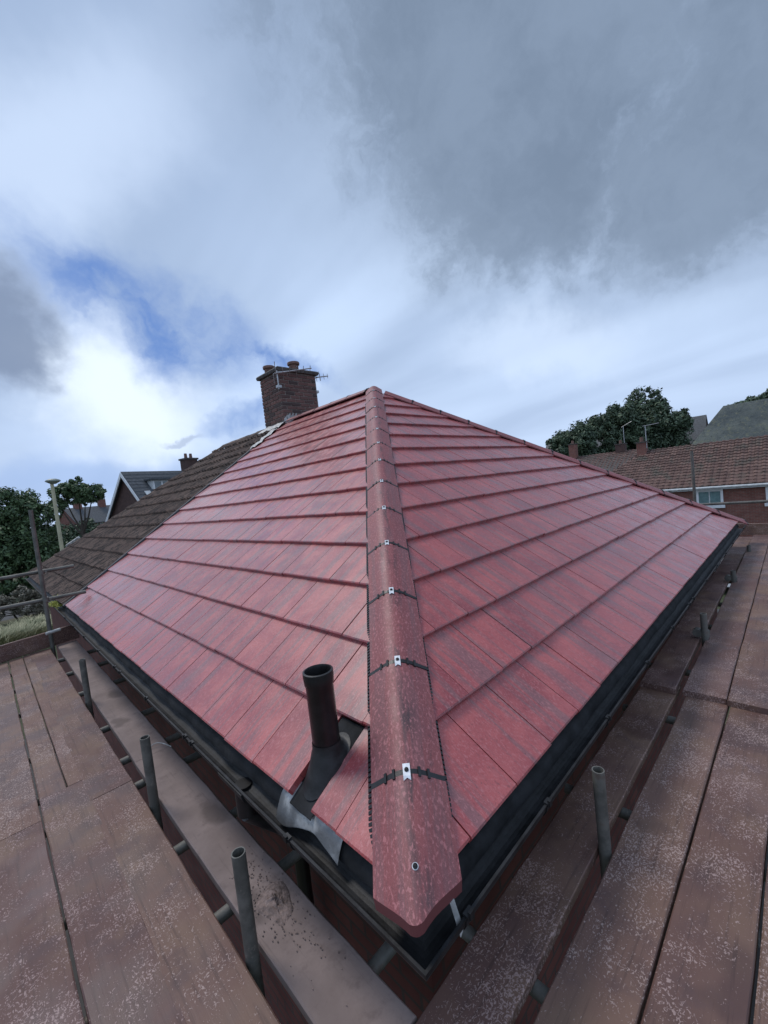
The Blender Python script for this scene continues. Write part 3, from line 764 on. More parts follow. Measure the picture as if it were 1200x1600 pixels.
npart('soffit', MB().box((.056,DP+.004,-.204),(WO+.04,DN-.03,-.194)), M_white)
npart('roof_window', MB().box((.0,0,.03),(.36,.10,.075), Matrix.Translation((.80,12.62,.80*tn+OZ+.05)) @ FR_L @ Matrix.Rotation(R_(60), 4, 'Z')), M_leadw)
# yellow moss growing in the end of the old gutter
mo = MB(); rm = random.Random(11)
for i in range(260):
    c_ = Vector((-.05+rm.gauss(0,.04), 7.30+rm.gauss(0,.13), -.06+abs(rm.gauss(0,.045)))); a_ = rm.uniform(0,6.28); l_ = rm.uniform(.02,.05)
    d_ = Vector((math.cos(a_), math.sin(a_), rm.uniform(.2,1.4))).normalized(); v_ = d_.orthogonal().normalized()*l_*.25
    mo.add([c_-v_, c_+v_, c_+d_*l_], [(0,1,2)])
tag(obj('moss_tuft', mo, M_moss), 'tuft of yellow-green moss sprouting from the old gutter', 'moss')

# ------------------------------------------------------------------ scaffold
sc = thing('scaffolding', 'galvanised tube scaffold frame carrying the board platforms round the house', 'scaffold', (-.25, -.17, GZ)); SI = Matrix.Translation(sc.location).inverted()
def spart(name, mb, mt=M_tube, smooth=40):
    o = obj(name, mb.mesh(name, smooth) if smooth else mb.mesh(name), mt, sc); o.matrix_local = SI.copy(); return o
PZ = -.42; TR = .0242
def tube(name, p0, p1): return spart(name, MB().tube(p0, p1, TR, 20, hollow=.004))
def coupler(p, ax='Y'):
    mb = MB(); P = Vector(p)
    mb.tube(P+Vector((0,0,-.028)), P+Vector((0,0,.028)), TR+.009, 16)
    d_ = Vector((0,1,0)) if ax == 'Y' else Vector((1,0,0)); e = Vector((1,0,0)) if ax == 'Y' else Vector((0,1,0))
    mb.tube(P+e*.048-d_*.027, P+e*.048+d_*.027, TR+.009, 16); mb.tube(P-e*.02+d_*.045, P+e*.06+d_*.045, .008, 8); mb.tube(P-e*.030+d_*.045, P-e*.018+d_*.045, .015, 6)
    return spart('coupler', mb)
# left run standards (x=-.25), right run standards (y=-.165)
for y in (.64, 1.79, 3.76): tube('standard', (-.250,y,GZ), (-.250+rt.uniform(-.004,.004),y-.012,-.036))
tube('standard', (-.248,6.22,GZ), (-.262,6.22,1.41))
for x, zt in ((.94,-.075),(3.44,-.155),(5.45,-.235),(7.35,-.27)): tube('standard', (x,-.163,GZ), (x-.01,-.165,zt))
tube('standard', (8.72,.655,GZ), (8.70,.655,1.235))
for y in (-1.3, 1.8, 3.8, 6.2): tube('standard', (-1.33,y,GZ), (-1.33,y,1.35 if y > 5 else -.46))
for x in (.9, 3.4, 5.5, 8.9): tube('standard', (x,-1.33,GZ), (x,-1.33,-.47))
tube('ledger', (-.302,-1.4,PZ-.115), (-.302,6.6,PZ-.115)); tube('ledger', (-1.28,-1.4,PZ-.115), (-1.28,6.6,PZ-.115))
tube('ledger', (-1.4,-.214,PZ-.165), (9.3,-.214,PZ-.165)); tube('ledger', (-1.4,-1.28,PZ-.165), (9.3,-1.28,PZ-.165))
for y in (.30, .92, 1.42, 2.16, 2.52, 3.17, 4.2, 5.0, 5.7): tube('transom', (-1.45,y,PZ-.064), (.155+rt.uniform(-.03,.04),y+rt.uniform(-.02,.02),PZ-.064))
for x in (-.5, .34, 1.25, 2.20, 2.95, 4.07, 4.85, 5.9, 7.0, 8.2): tube('transom', (x,-1.45,PZ-.064), (x,.14+rt.uniform(-.03,.05),PZ-.064))
# guard rails
tube('guard_rail', (-2.6,6.27,.575), (.10,6.27,.595)); tube('guard_rail', (-2.6,6.27,.245), (.19,6.27,.212))
coupler((-.252,6.22,.587), 'X'); coupler((-.25,6.22,.222), 'X')
tube('guard_rail', (8.66,.80,.240), (8.66,-3.2,.275)); coupler((8.71,.655,.245), 'Y')
for x in (3.44, 5.45): coupler((x,-.163,PZ+.095), 'X')
for y in (.64,): pass
coupler((.0,6.13,-.62), 'Y')
# toe boards across the two ends
def plank(L_, w_=.225, th=.038, seed=0, step=.16):
    rr = random.Random(seed); ch = .004; secs = []; n_ = max(2, int(L_/step))
    for i in range(n_+1):
        x = L_*i/n_; a_ = [rr.uniform(-.0016,.0016) for _ in range(4)]; s0, s1 = -w_/2+a_[0], w_/2+a_[1]; z0, z1 = -th, a_[2]*.8
        e0 = ch*(1+rr.uniform(-.4,.8)); e1 = ch*(1+rr.uniform(-.4,.8))
        secs.append([(x,s0,z0),(x,s0,z1-e0),(x,s0+e0,z1),(x,0,z1+a_[3]*.6),(x,s1-e1,z1),(x,s1,z1-e1),(x,s1,z0)])
    return fixn(MB().sweep(secs).mesh('plank'))
o = obj('toe_board', plank(2.6, .205, .036, 91), M_board, sc)
a_ = math.atan2(.53, 1.23)
o.matrix_local = SI @ Matrix.Translation((-2.45,5.68,PZ+.102)) @ Matrix.Rotation(R_(15.5), 4, 'Z') @ Matrix.Rotation(R_(90), 4, 'X')
o = obj('toe_board', plank(3.0, .205, .036, 92), M_board, sc)
o.matrix_local = SI @ Matrix.Translation((9.02,.35,PZ+.145)) @ Matrix.Rotation(R_(-90), 4, 'Z') @ Matrix.Rotation(R_(90), 4, 'X')
mb = MB().tube((-.31,6.10,-.195), (-.16,6.14,-.19), .020, 14); spart('toe_board_clip', mb, M_leadw)

# ------------------------------------------------------------------ boards: each one lies loose on the frame
def board(p0, ang, L_, label, mt=M_board, seed=0, w_=.217, tilt=0.0):
    o = obj('scaffold_board', plank(L_, w_, .038, seed), mt)
    o.matrix_world = Matrix.Translation(p0) @ Matrix.Rotation(R_(ang), 4, 'Z') @ Matrix.Rotation(tilt, 4, 'Y')
    return tag(o, label, 'board', 'scaffold boards')
Y = 90
board((-.103,.075,PZ), Y+.15, 2.24, 'dusty grey inner board under the gutter beside the vent pipe corner', M_dusty, 1)
board((-.106,2.325,PZ-.002), Y-.1, 3.96, 'dusty grey inner board with dark wet stain under the gutter, reaching the toe board', M_dusty, 2)
board((-.388,.075,PZ), Y-.1, 2.05, 'brown board just outside the short tubes, vent pipe side, at the roof corner', M_board, 3)
board((-.385,2.13,PZ+.002), Y+.1, 4.08, 'brown board just outside the short tubes, vent pipe side, ending at toe board', M_board, 4)
board((-.583,.075,PZ+.001), Y+.1, 2.33, 'brown board second out from short tubes, vent pipe side, near roof corner', M_board, 5, .218)
board((-.630,2.41,PZ), Y, 3.73, 'narrow outer strip of the split board on the vent pipe side', M_board, 6, .128)
board((-.5155,2.41,PZ+.002), Y+.02, 3.76, 'narrow inner strip of the split board on the vent pipe side', M_board, 7, .088)
board((-.812,.075,PZ), Y, 2.10, 'speckled board third out from short tubes, vent pipe side, near roof corner', M_board, 8)
board((-.812,2.18,PZ+.001), Y+.05, 3.90, 'paler board third out from short tubes, vent pipe side, ending at toe board', M_board, 9)
board((-1.04,.075,PZ), Y, 5.94, 'outermost board of the platform on the vent pipe side', M_board, 10)
# right run
board((-1.35,-.036,PZ+.001), 0, 3.93, 'dark shaded inner board under the gutter, side without the vent pipe', M_board, 11, .205)
board((-1.35,-.302,PZ), 0, 3.95, 'heavily speckled board beside the slot of tubes, side without vent pipe', M_board, 12)
board((-1.35,-.530,PZ+.001), 0, 3.93, 'grey-brown board second out from the slot, side without vent pipe', M_board, 13)
board((-1.35,-.757,PZ), 0, 3.95, 'ochre speckled board third out from the slot, side without vent pipe', M_board, 14)
board((-1.35,-.985,PZ), 0, 3.9, 'outermost lower board on the side without the vent pipe', M_board, 15)
LZ = PZ+.040
board((2.42,-.036,LZ), .5, 3.30, 'lapped inner board under the gutter, its end resting on a darker inner board', M_board, 16, .205, -.004)
board((5.74,-.010,PZ+.012), .3, 3.25, 'far inner board under the gutter, running on to the end toe board', M_board, 17, .205)
board((2.44,-.290,LZ), .6, 6.5, 'long lapped board beside the slot of tubes, running to the far end', M_board, 18, .225, -.003)
board((2.43,-.518,LZ), .6, 6.5, 'long lapped board second out from the slot, running to the far end', M_board, 19, .218, -.003)
board((2.42,-.746,LZ), .6, 6.5, 'long lapped board third out from the slot, running to the far end', M_board, 20, .218, -.003)
board((2.42,-.975,LZ), .6, 6.5, 'outermost long lapped board running to the far end', M_board, 21, .218, -.003)
# heap of mortar crumbs on the inner board
hp = MB(); rm = random.Random(21); nn = 22; P = []; F = []
for j in range(9):
    for i in range(nn):
        t = 2*math.pi*i/nn; r_ = (j/8)
        P.append((-.095+.062*r_*math.cos(t)*(1+.25*math.sin(3*t)), .73+.115*r_*math.sin(t)*(1+.2*math.sin(2*t+1)), PZ+.002+.020*(1-r_)**1.3*(1+rm.uniform(-.5,.5))-(.004 if j == 8 else 0)))
for j in range(8):
    for i in range(nn): F.append((j*nn+i, j*nn+(i+1) % nn, (j+1)*nn+(i+1) % nn, (j+1)*nn+i))
hp.add(P, F)
for i in range(260):
    c_ = Vector((-.10+rm.gauss(0,.05), .76+rm.gauss(0,.16), PZ+.002)); r_ = rm.uniform(.0006,.0024)
    if -.20 < c_.x < .0: hp.box(c_-Vector((r_,r_,.002)), c_+Vector((r_,r_*1.3,r_)), None)
o = tag(obj('debris_heap', hp, M_dirt), 'small heap of mortar crumbs on the dusty board by a short tube', 'debris'); o['kind'] = 'stuff'
wi = MB(); pts = [Vector((-.115+.11*t, 2.40-.12*t+.05*math.sin(t*3), PZ+.006+.018*math.sin(t*3.1))) for t in [i/10 for i in range(11)]]
for a_, b_ in zip(pts, pts[1:]): wi.tube(a_, b_, .003, 6)
tag(obj('wire_offcut', wi, M_leadw), 'thin pale offcut of wire lying on the dusty inner board', 'wire')

# ------------------------------------------------------------------ background buildings
def gable_roof_house(name, label, x0, x1, y0, y1, ze, zr, wallm, roofm, along='Y', hip0=0.0, hip1=0.0, over=.25, group=None):
    t = thing(name, label, 'house', ((x0+x1)/2, (y0+y1)/2, GZ), 0, group); I = Matrix.Translation(t.location).inverted()
    def part(nm, mb, mt):
        o = obj(nm, mb if not isinstance(mb, MB) else fixn(mb.mesh(nm)), mt, t); o.matrix_local = I.copy(); return o
    xm, ym = (x0+x1)/2, (y0+y1)/2
    if along == 'Y':
        part('wall', MB().add([(x0,y0,GZ),(x1,y0,GZ),(x1,y1,GZ),(x0,y1,GZ),(x0,y0,ze),(x1,y0,ze),(x1,y1,ze),(x0,y1,ze),(xm,y0+hip0,zr-.1),(xm,y1-hip1,zr-.1)], [(0,4,7,3),(1,2,6,5),(0,1,5,8,4),(3,7,9,6,2),(4,8,9,7),(5,6,9,8)]), wallm)
        e = ze-over*(zr-ze)/(xm-x0); th = .12
        for s_ in (0, 1):
            xe = x0-over if s_ == 0 else x1+over
            A = [(xe,y0-(.1 if hip0 == 0 else over),e),(xe,y1+(.1 if hip1 == 0 else over),e),(xm,y1-hip1+(.1 if hip1 == 0 else 0),zr),(xm,y0+hip0-(.1 if hip0 == 0 else 0),zr)]
            part('roof', MB().add(A+[(p[0],p[1],p[2]+th) for p in A], [(3,2,1,0),(4,5,6,7),(0,1,5,4),(1,2,6,5),(2,3,7,6),(3,0,4,7)]), roofm)
        for hp_, yy, s_ in ((hip0, y0, -1), (hip1, y1, 1)):
            if hp_ > 0:
                A = [(x0-over,yy+s_*over,e),(x1+over,yy+s_*over,e),(xm,yy-s_*hp_,zr)]
                part('roof', MB().add(A+[(p[0],p[1],p[2]+th) for p in A], [(0,1,2),(3,4,5),(0,1,4,3),(1,2,5,4),(2,0,3,5)]), roofm)
    return t, part
def pantile_sheet(x_e, z_e, x_r, z_r, y0, y1, cut=None, gauge=.30, tw=.30):
    """every tile of a street roof facing -X, joined: too small to pick apart"""
    mb = MB(); L_ = math.hypot(x_r-x_e, z_r-z_e); ux, uz = (x_r-x_e)/L_, (z_r-z_e)/L_; nx, nz = -uz, ux; nC = int(L_/gauge); rr = random.Random(9)
    for k in range(nC+1):
        b0, b1 = k*gauge, min((k+1)*gauge+.04, L_)
        yl = y0; 
        j = 0
        while yl < y1:
            yh = min(yl+tw, y1); lim = cut(b0) if cut else 1e9
            if yl < lim:
                d_ = rr.uniform(0,.012); pts = []
                for b in (b0, b1):
                    hN = .05-.045*(b-b0)/gauge+d_
                    for f_, hh in ((0.02,0),(.35,.0),(.55,.035),(.75,.04),(.95,.0)):
                        y = min(yl+(yh-yl)*f_, lim)
                        pts.append((x_e+ux*b+nx*(hN+hh), y, z_e+uz*b+nz*(hN+hh)))
                lowr = [(p[0]-nx*.06, p[1], p[2]-nz*.06) for p in pts[:5]]
                mb.add(pts+lowr, [(i, 5+i, 6+i, 1+i) for i in range(4)]+[(10+i, i, i+1, 11+i) for i in range(4)])
            yl = yh; j += 1
    return fixn(mb.mesh('tiles'))
m_, n = mat('street_roof_tile'); co = ocoord(n); a = n.noise(co, 1.2, 5, .65); b = n.new('ShaderNodeNewGeometry').outputs['Random Per Island']; e = n.noise(co, 7, 5, .7)
c = n.mix(b, (.100,.060,.052), (.175,.108,.090)); c = n.mix(n.ramp(a, .48, .68), c, (.095,.082,.068)); c = n.mix(n.ramp(e, .56, .66, 0, .75), c, (.055,.043,.038)); fin(n, c, .85, n.bump(e, .4, .02), .3); M_street = m_
# house across the street
XA = 27.0
t, part = gable_roof_house('terraced_house', 'red brick house across the street with brown pantile roof and white windows', XA, XA+7.4, -9.0, 9.4, -.50, 1.62, M_wall2, M_street, hip1=3.0)
o = part('roof_tiles', pantile_sheet(XA-.30, -.60, XA+3.7, 1.74, -9.1, 9.7, cut=lambda b: 9.65-b*.70), M_street); o['kind'] = 'stuff'
rr = random.Random(4)
for i in range(48):
    y = -9+i*.27
    if y < 3.6: pass
me_r = MB().sweep([[(math.cos(t_)*.13, 0, math.sin(t_)*.10) for t_ in [math.pi*i/6 for i in range(7)]], [(math.cos(t_)*.13, .44, math.sin(t_)*.10) for t_ in [math.pi*i/6 for i in range(7)]]]).mesh('ridge'); me_r.materials.append(M_street)
y = -8.9
while y < 6.2:
    o = part('ridge_tile', me_r, None); o.matrix_local = o.matrix_local @ Matrix.Translation((XA+3.7, y, 1.73+rr.uniform(-.015,.015))); y += .45
part('gutter', MB().tube((XA-.36,-9.1,-.66),(XA-.36,9.6,-.66), .06, 10), M_grime)
part('fascia', MB().box((XA-.30,-9.0,-.78),(XA-.27,9.6,-.60)), M_grime)
part('soffit', MB().box((XA-.29,-9.0,-.77),(XA+.02,9.6,-.75)), M_grime)
def window(part, X, ya, yb, za, zb, mull=2):
    wd = part('window', MB().box((X-.03,ya,za),(X+.02,yb,zb)), M_curtain)
    def sub(nm, mb, mt): o = obj(nm, mb, mt, wd); return o
    ft = .09
    sub('frame', MB().box((X-.07,ya-.02,za-.02),(X-.031,ya+ft,zb+.02)).box((X-.07,yb-ft,za-.02),(X-.031,yb+.02,zb+.02)).box((X-.069,ya+ft,zb-ft),(X-.031,yb-ft,zb+.019)).box((X-.069,ya+ft,za-.019),(X-.031,yb-ft,za+ft*.7)), M_white)
    for i in range(1, mull): y_ = ya+(yb-ya)*i/mull; sub('mullion', MB().box((X-.066,y_-.025,za+ft*.7),(X-.031,y_+.025,zb-ft)), M_grime)
    sub('pane', MB().box((X-.046,ya+ft,za+.06),(X-.042,yb-ft,zb-ft)), M_paneg)
    sub('sill', MB().box((X-.14,ya-.08,za-.17),(X-.03,yb+.08,za-.021)), M_white)
m_, n = mat('pane_glass'); n.put(n.b.inputs['Base Color'], (.75,.85,.85)); n.put(n.b.inputs['Roughness'], .03); n.put(n.b.inputs['Transmission Weight'], 1.0); n.put(n.b.inputs['IOR'], 1.2); M_paneg = m_
for ya, yb in ((2.30,3.40),(-.62,.62),(-4.2,-3.0),(-7.2,-6.0)): window(part, XA, ya, yb, -1.60, -.80)
for ya, yb in ((2.1,3.5),(-.9,.7),(-4.4,-2.9)): window(part, XA, ya, yb, -4.2, -2.9)
ct = part('chimney', MB().box((XA+3.4,5.6-2.2,1.3),(XA+4.0,6.15-2.2,2.95)), M_wall2)
# chimneys on the street roofs
def street_chimney(part, x, y, z0, z1, w_, d_, mt, pots=1):
    ch_ = part('chimney', MB().box((x-d_/2,y-w_/2,z0),(x+d_/2,y+w_/2,z1)), mt)
    obj('chimney_cap', MB().box((x-d_/2-.05,y-w_/2-.05,z1),(x+d_/2+.05,y+w_/2+.05,z1+.08)), M_cap, ch_)
    for i in range(pots): obj('chimney_pot', MB().tube((x,y+(i-(pots-1)/2)*.32,z1+.08),(x,y+(i-(pots-1)/2)*.32,z1+.38), .12, 10, r1=.10), M_pot, ch_)
    return ch_
bpy.data.objects.remove(ct, do_unlink=True)
street_chimney(part, XA+3.5, 6.62, 1.2, 2.28, .52, .5, M_wall2)
# second house of the street, further along
XB = 37.0
t2, part2 = gable_roof_house('terraced_house', 'farther brick house beside the dark trees, roof low with two chimneys', XB, XB+6.4, 8.6, 18.5, .2, 2.05, M_wall2, M_cap)
o = part2('roof_tiles', pantile_sheet(XB-.30, .05, XB+3.2, 2.15, 8.5, 18.6), M_street); o['kind'] = 'stuff'
street_chimney(part2, XB+3.2, 10.55, 1.7, 2.75, .75, .6, M_wall3, 1); street_chimney(part2, XB+3.0, 14.55, 2.0, 3.35, .62, .55, M_wall2, 1)
def yagi(name, base, h_, dirv, label):
    t_ = thing(name, label, 'aerial', base, 0); obj('mast', MB().tube((0,0,0),(0,0,h_), .025, 8), M_alu, t_)
    d_ = Vector(dirv).normalized(); v = d_.cross(Vector((0,0,1)))
    obj('boom', MB().tube(Vector((0,0,h_))-d_*.15, Vector((0,0,h_))+d_*.75, .02, 6), M_alu, t_)
    for i in range(6): c_ = Vector((0,0,h_))+d_*(-.1+.16*i); obj('element', MB().tube(c_-v*.22, c_+v*.22, .012, 6), M_alu, t_)
yagi('tv_aerial', (XA+3.4,6.34,1.9), 1.45, (.2,-1,.06), 'pale aerial mast strapped to the red brick chimney across the street')
yagi('tv_aerial', (XB+3.2,10.25,2.3), 2.0, (.3,-1,.5), 'thin tilted aerial on the dark chimney in front of the trees')

# big pale mossy roof behind
m_, n = mat('mossy_pale_slate'); co = ocoord(n); a = n.noise(co, .35, 6, .65); b = n.noise(co, 2.5, 5, .7); sp = n.new('ShaderNodeTexBrick'); 
st = n.noise(n.mapping(co, (.9, .9, .35)), 1.0, 5, .65)
c = n.mix(n.ramp(a, .35, .62), (.095,.112,.116), (.165,.182,.165)); c = n.mix(n.ramp(b, .50, .64, 0, .7), c, (.215,.222,.150)); c = n.mix(n.ramp(st, .50, .66, 0, .6), c, (.085,.098,.102)); c = n.mix(n.ramp(n.noise(co, 3.4, 5, .75), .58, .66, 0, .75), c, (.050,.058,.058)); fin(n, c, .9, n.bump(n.noise(co, 2.2, 6, .8), 1.0, .35), .2); M_moss_roof = m_
def slate_courses(name, label, A, ridge, ztop, zbot, mt, hipdx):
    pass
t3, part3 = gable_roof_house('large_house', 'large building with tall pale mossy slate roof rising behind the pantiles', 43.0, 57.0, -28.0, 9.2, -2.2, 5.25, M_wall3, M_moss_roof, hip1=4.8)
t4, part4 = gable_roof_house('large_house', 'dark roofed building behind the pale mossy slate roof', 56.0, 66.0, 7.2, 26.0, -1.0, 5.5, M_wall3, M_slate)

# left: gabled house with white bargeboards
gh = thing('gabled_house', 'brick house with white bargeboards, slate roof and small dormer beyond the old tiles', 'house', (12.9, 44.6, GZ), R_(16))
def gpart(nm, mb, mt): return obj(nm, fixn(mb.mesh(nm)) if isinstance(mb, MB) else mb, mt, gh)
ZE, ZR_, HL_, HD = 6.15, 10.35, 3.6, 3.7
gpart('wall', MB().add([(-HL_,-HD,0),(12,-HD,0),(12,HD,0),(-HL_,HD,0),(-HL_,-HD,ZE),(12,-HD,ZE),(12,HD,ZE),(-HL_,HD,ZE),(-HL_,0,ZR_-.2),(12,0,ZR_-.2)], [(0,1,5,4),(3,7,6,2),(0,4,8,7,3),(1,2,6,9,5),(4,5,9,8),(7,8,9,6)]), M_wall3)
for s_ in (-1, 1):
    A = [(-HL_-.35,s_*(HD+.4),ZE-.45),(12.2,s_*(HD+.4),ZE-.45),(12.2,0,ZR_),(-HL_-.35,0,ZR_)]
    gpart('roof', MB().add(A+[(p[0],p[1],p[2]+.1) for p in A], [(0,1,2,3),(7,6,5,4),(0,4,5,1),(1,5,6,2),(2,6,7,3),(3,7,4,0)]), M_slate)
    A = [(-HL_-.42,s_*(HD+.45),ZE-.55),(-HL_-.42,s_*.0,ZR_+.06),(-HL_-.42,0,ZR_-.34),(-HL_-.42,s_*(HD+.45),ZE-.93)]
    gpart('bargeboard', MB().add(A+[(p[0]+.07,p[1],p[2]) for p in A], [(0,1,2,3),(7,6,5,4),(0,4,5,1),(1,5,6,2),(2,6,7,3),(3,7,4,0)]), M_white)
mb = MB()
for k in range(14):
    f0 = k/14; y = -(HD+.4)*(1-f0); z = ZE-.45+(ZR_-ZE+.45)*f0+.11
    mb.add([(-HL_-.34,y,z+.03),(12.2,y,z+.03),(12.2,y+.33,z+.36),(-HL_-.34,y+.33,z+.36),(-HL_-.34,y,z-.03),(12.2,y,z-.03)], [(0,1,2,3),(4,5,1,0)])
gpart('slate_courses', mb, M_slate)['kind'] = 'stuff'
dm = gpart('dormer', MB().box((-2.2,-1.65,8.45),(-.2,.1,9.45)), M_grime)
obj('dormer_roof', MB().box((-2.4,-1.95,9.451),(.0,.1,9.60)), M_slate, dm); obj('window', MB().box((-1.95,-1.69,8.72),(-.45,-1.651,9.28)), M_glass, dm)
obj('frame', MB().box((-2.08,-1.72,8.60),(-1.95,-1.65,9.38)).box((-.45,-1.72,8.60),(-.32,-1.65,9.38)).box((-1.26,-1.72,8.60),(-1.14,-1.65,9.38)), M_white, dm)
gpart('skylight', MB().box((-.45,-.03,0),(.1,.03,.6), Matrix.Translation((-2.7,-2.3,8.0)) @ Matrix.Rotation(R_(-42), 4, 'X')), M_grime)
cg = gpart('chimney', MB().box((2.6,-.55,9.6),(3.9,.55,11.6)), M_wall3); obj('chimney_cap', MB().box((2.5,-.65,11.601),(4.0,.65,11.78)), M_cap, cg)
for dx in (2.95, 3.55): obj('chimney_pot', MB().tube((dx,0,11.78),(dx,0,12.3), .17, 12, r1=.14), M_pot, cg)
# far houses in the gap
def small_house(loc, rz, label, sz, red):
    t_ = thing('far_house', label, 'house', loc, rz); l_, d_, ze, zr = sz
    obj('wall', fixn(MB().add([(-l_,-d_,0),(l_,-d_,0),(l_,d_,0),(-l_,d_,0),(-l_,-d_,ze),(l_,-d_,ze),(l_,d_,ze),(-l_,d_,ze),(-l_,0,zr-.1),(l_,0,zr-.1)], [(0,1,5,4),(3,7,6,2),(0,4,8,7,3),(1,2,6,9,5),(4,5,9,8),(7,8,9,6)]).mesh()), M_wall2 if red else M_wall3, t_)
    for s_ in (-1, 1):
        A = [(-l_-.3,s_*(d_+.3),ze-.3),(l_+.3,s_*(d_+.3),ze-.3),(l_+.3,0,zr),(-l_-.3,0,zr)]
        obj('roof', fixn(MB().add(A+[(p[0],p[1],p[2]+.12) for p in A], [(0,1,2,3),(7,6,5,4),(0,4,5,1),(1,5,6,2),(2,6,7,3),(3,7,4,0)]).mesh()), M_slate, t_)
    for x in (-l_*.5, l_*.5):
        c_ = obj('chimney', MB().box((x-.55,-.4,zr-.6),(x+.55,.4,zr+1.3)), M_wall2, t_)
        for q in (-.25, .25): obj('chimney_pot', MB().tube((x+q,0,zr+1.3),(x+q,0,zr+1.8), .15, 8), M_pot, c_)
    for x in (-l_*.55, 0, l_*.55):
        wd = obj('window', MB().box((x-.5,-d_-.02,ze-1.9),(x+.5,-d_+.02,ze-.5)), M_glass, t_)
        obj('frame', MB().box((x-.62,-d_-.05,ze-2.0),(x-.5,-d_+.02,ze-.4)).box((x+.5,-d_-.05,ze-2.0),(x+.62,-d_+.02,ze-.4)), M_white, wd)
    return t_
small_house((14.2,92.0,GZ), R_(20), 'distant red brick house with two chimneys between the tree and the gabled house', (4.2,3.4,6.2,8.9), True)
small_house((15.6,70.0,GZ), R_(-10), 'distant house with white windows tucked beside the gabled house', (2.6,3.0,5.9,7.6), False)

# ------------------------------------------------------------------ vegetation
def tree(name, label, base, lobes, n_leaf, size, mt, seed, trunk_r, group=None, cat='tree'):
    rr = random.Random(seed); t_ = thing(name, label, cat, base, 0, group); B = Vector(base)
    mb = MB(); top = Vector(lobes[0][0])-B
    mb.tube((0,0,-.1), (rr.uniform(-.3,.3),rr.uniform(-.3,.3),top.z*.55), trunk_r, 10, r1=trunk_r*.6, cap=False)
    for (c_, r_) in lobes:
        q = Vector(c_)-B; st = Vector((0,0,max(.2, min(q.z*.45, top.z*.5)))); mid = st.lerp(q, .5)+Vector((0,0,-.12*q.length*.3))
        mb.tube(st, mid, trunk_r*.45, 7, r1=trunk_r*.3, cap=False); mb.tube(mid, q, trunk_r*.3, 7, r1=trunk_r*.1, cap=False)
    obj('trunk', mb, M_bark, t_)
    V = []; F = []
    tot = sum(r_**2 for _, r_ in lobes)
    for (c_, r_) in lobes:
        q = Vector(c_)-B; nl = int(n_leaf*r_*r_/tot); ncl = max(10, int(26*r_))
        cl = []
        for i in range(ncl):
            d_ = Vector((rr.gauss(0,1), rr.gauss(0,1), rr.gauss(0,1)*.85+.15)).normalized(); cl.append((q+d_*r_*rr.uniform(.55,1.0), r_*rr.uniform(.16,.34)))
        for i in range(nl):
            cc, cr_ = cl[rr.randrange(ncl)]
            d_ = Vector((rr.gauss(0,1), rr.gauss(0,1), rr.gauss(0,.8))).normalized(); p_ = cc+d_*cr_*rr.uniform(.5,1.05)
            nrm = (d_+Vector((rr.gauss(0,.5), rr.gauss(0,.5), rr.gauss(0,.5)+.35))).normalized(); a_ = nrm.orthogonal().normalized(); a_.rotate(Matrix.Rotation(rr.uniform(0,6.28), 3, nrm)); b_ = nrm.cross(a_)
            s_ = size*rr.uniform(.6,1.3); k = len(V)
            V += [p_-a_*s_, p_+b_*s_*.45, p_+a_*s_, p_-b_*s_*.45]; F.append((k,k+1,k+2,k+3))
    me = bpy.data.meshes.new('crown'); me.from_pydata([tuple(v) for v in V], [], F); obj('crown', me, mt, t_)
    return t_
tree('tree', 'tall dark broadleaf tree with ragged top behind the street chimneys', (54.5,11.7,GZ),
     [((54.7,11.6,7.2),2.0),((54.4,11.7,4.6),3.2),((56.2,9.9,4.4),2.0),((56.8,9.1,5.4),1.1),((52.6,13.2,5.2),2.6),((50.7,13.7,5.4),2.3),((51.7,12.8,2.6),3.0),((55.5,11.0,1.5),3.0)], 42000, .19, M_leafd, 5, .5)
tree('tree', 'lower spreading dark tree at the side of the taller tree, over the red ridge', (45.8,16.8,GZ),
     [((47.9,15.0,4.5),2.1),((45.3,16.2,3.4),2.2),((43.5,17.8,3.0),1.6),((46.5,16.0,1.6),2.6),((42.6,18.6,2.2),1.2)], 24000, .18, M_leafd, 6, .4)
tree('tree', 'distant treetops peeping over the pale mossy roof', (96,4,GZ),
     [((93.0,6.6,7.8),1.5),((95.2,4.6,8.2),1.9),((97,2.4,8.5),2.0),((99,0.2,9.0),2.3),((91.5,8.2,7.2),1.0)], 7000, .32, M_leafd, 7, .4)
tree('tree', 'big leafy green tree beyond the scaffold guard rails', (.6,55.0,GZ),
     [((1.4,55.4,3.2),2.6),((3.0,54.6,1.8),2.4),((-1.5,55.0,2.2),3.0),((.6,53.8,.2),3.0),((2.8,53.6,-1.2),2.5),((1.0,53.0,-3.0),2.6),((-2.5,54.0,-1.5),3.2),((4.2,56.2,.2),1.6),((3.6,55,-3.4),2.0)], 46000, .18, M_leafg, 8, .5)
tree('tree', 'round headed tree with sky under its crown behind the lamp post', (9.9,73.2,GZ),
     [((9.9,73.0,6.0),1.7),((8.3,74.2,5.4),1.7),((11.5,71.6,5.3),1.6),((10.6,72.4,4.6),1.3),((7.6,74.8,4.2),1.2)], 16000, .19, M_leafg, 9, .35)
tree('hedge', 'dark overgrown hedge below the round headed tree', (11.0,86.0,GZ),
     [((8.2,87.8,-.6),2.6),((10.8,86.0,-.9),2.4),((13.2,87.0,-.4),2.2),((6.0,87.5,-1.4),2.6),((9.5,85.0,-3.0),2.5),((12.6,84.5,-3.0),2.4),((15.5,86.0,-2.0),2.2)], 14000, .26, M_leafd, 10, .2, cat='hedge')
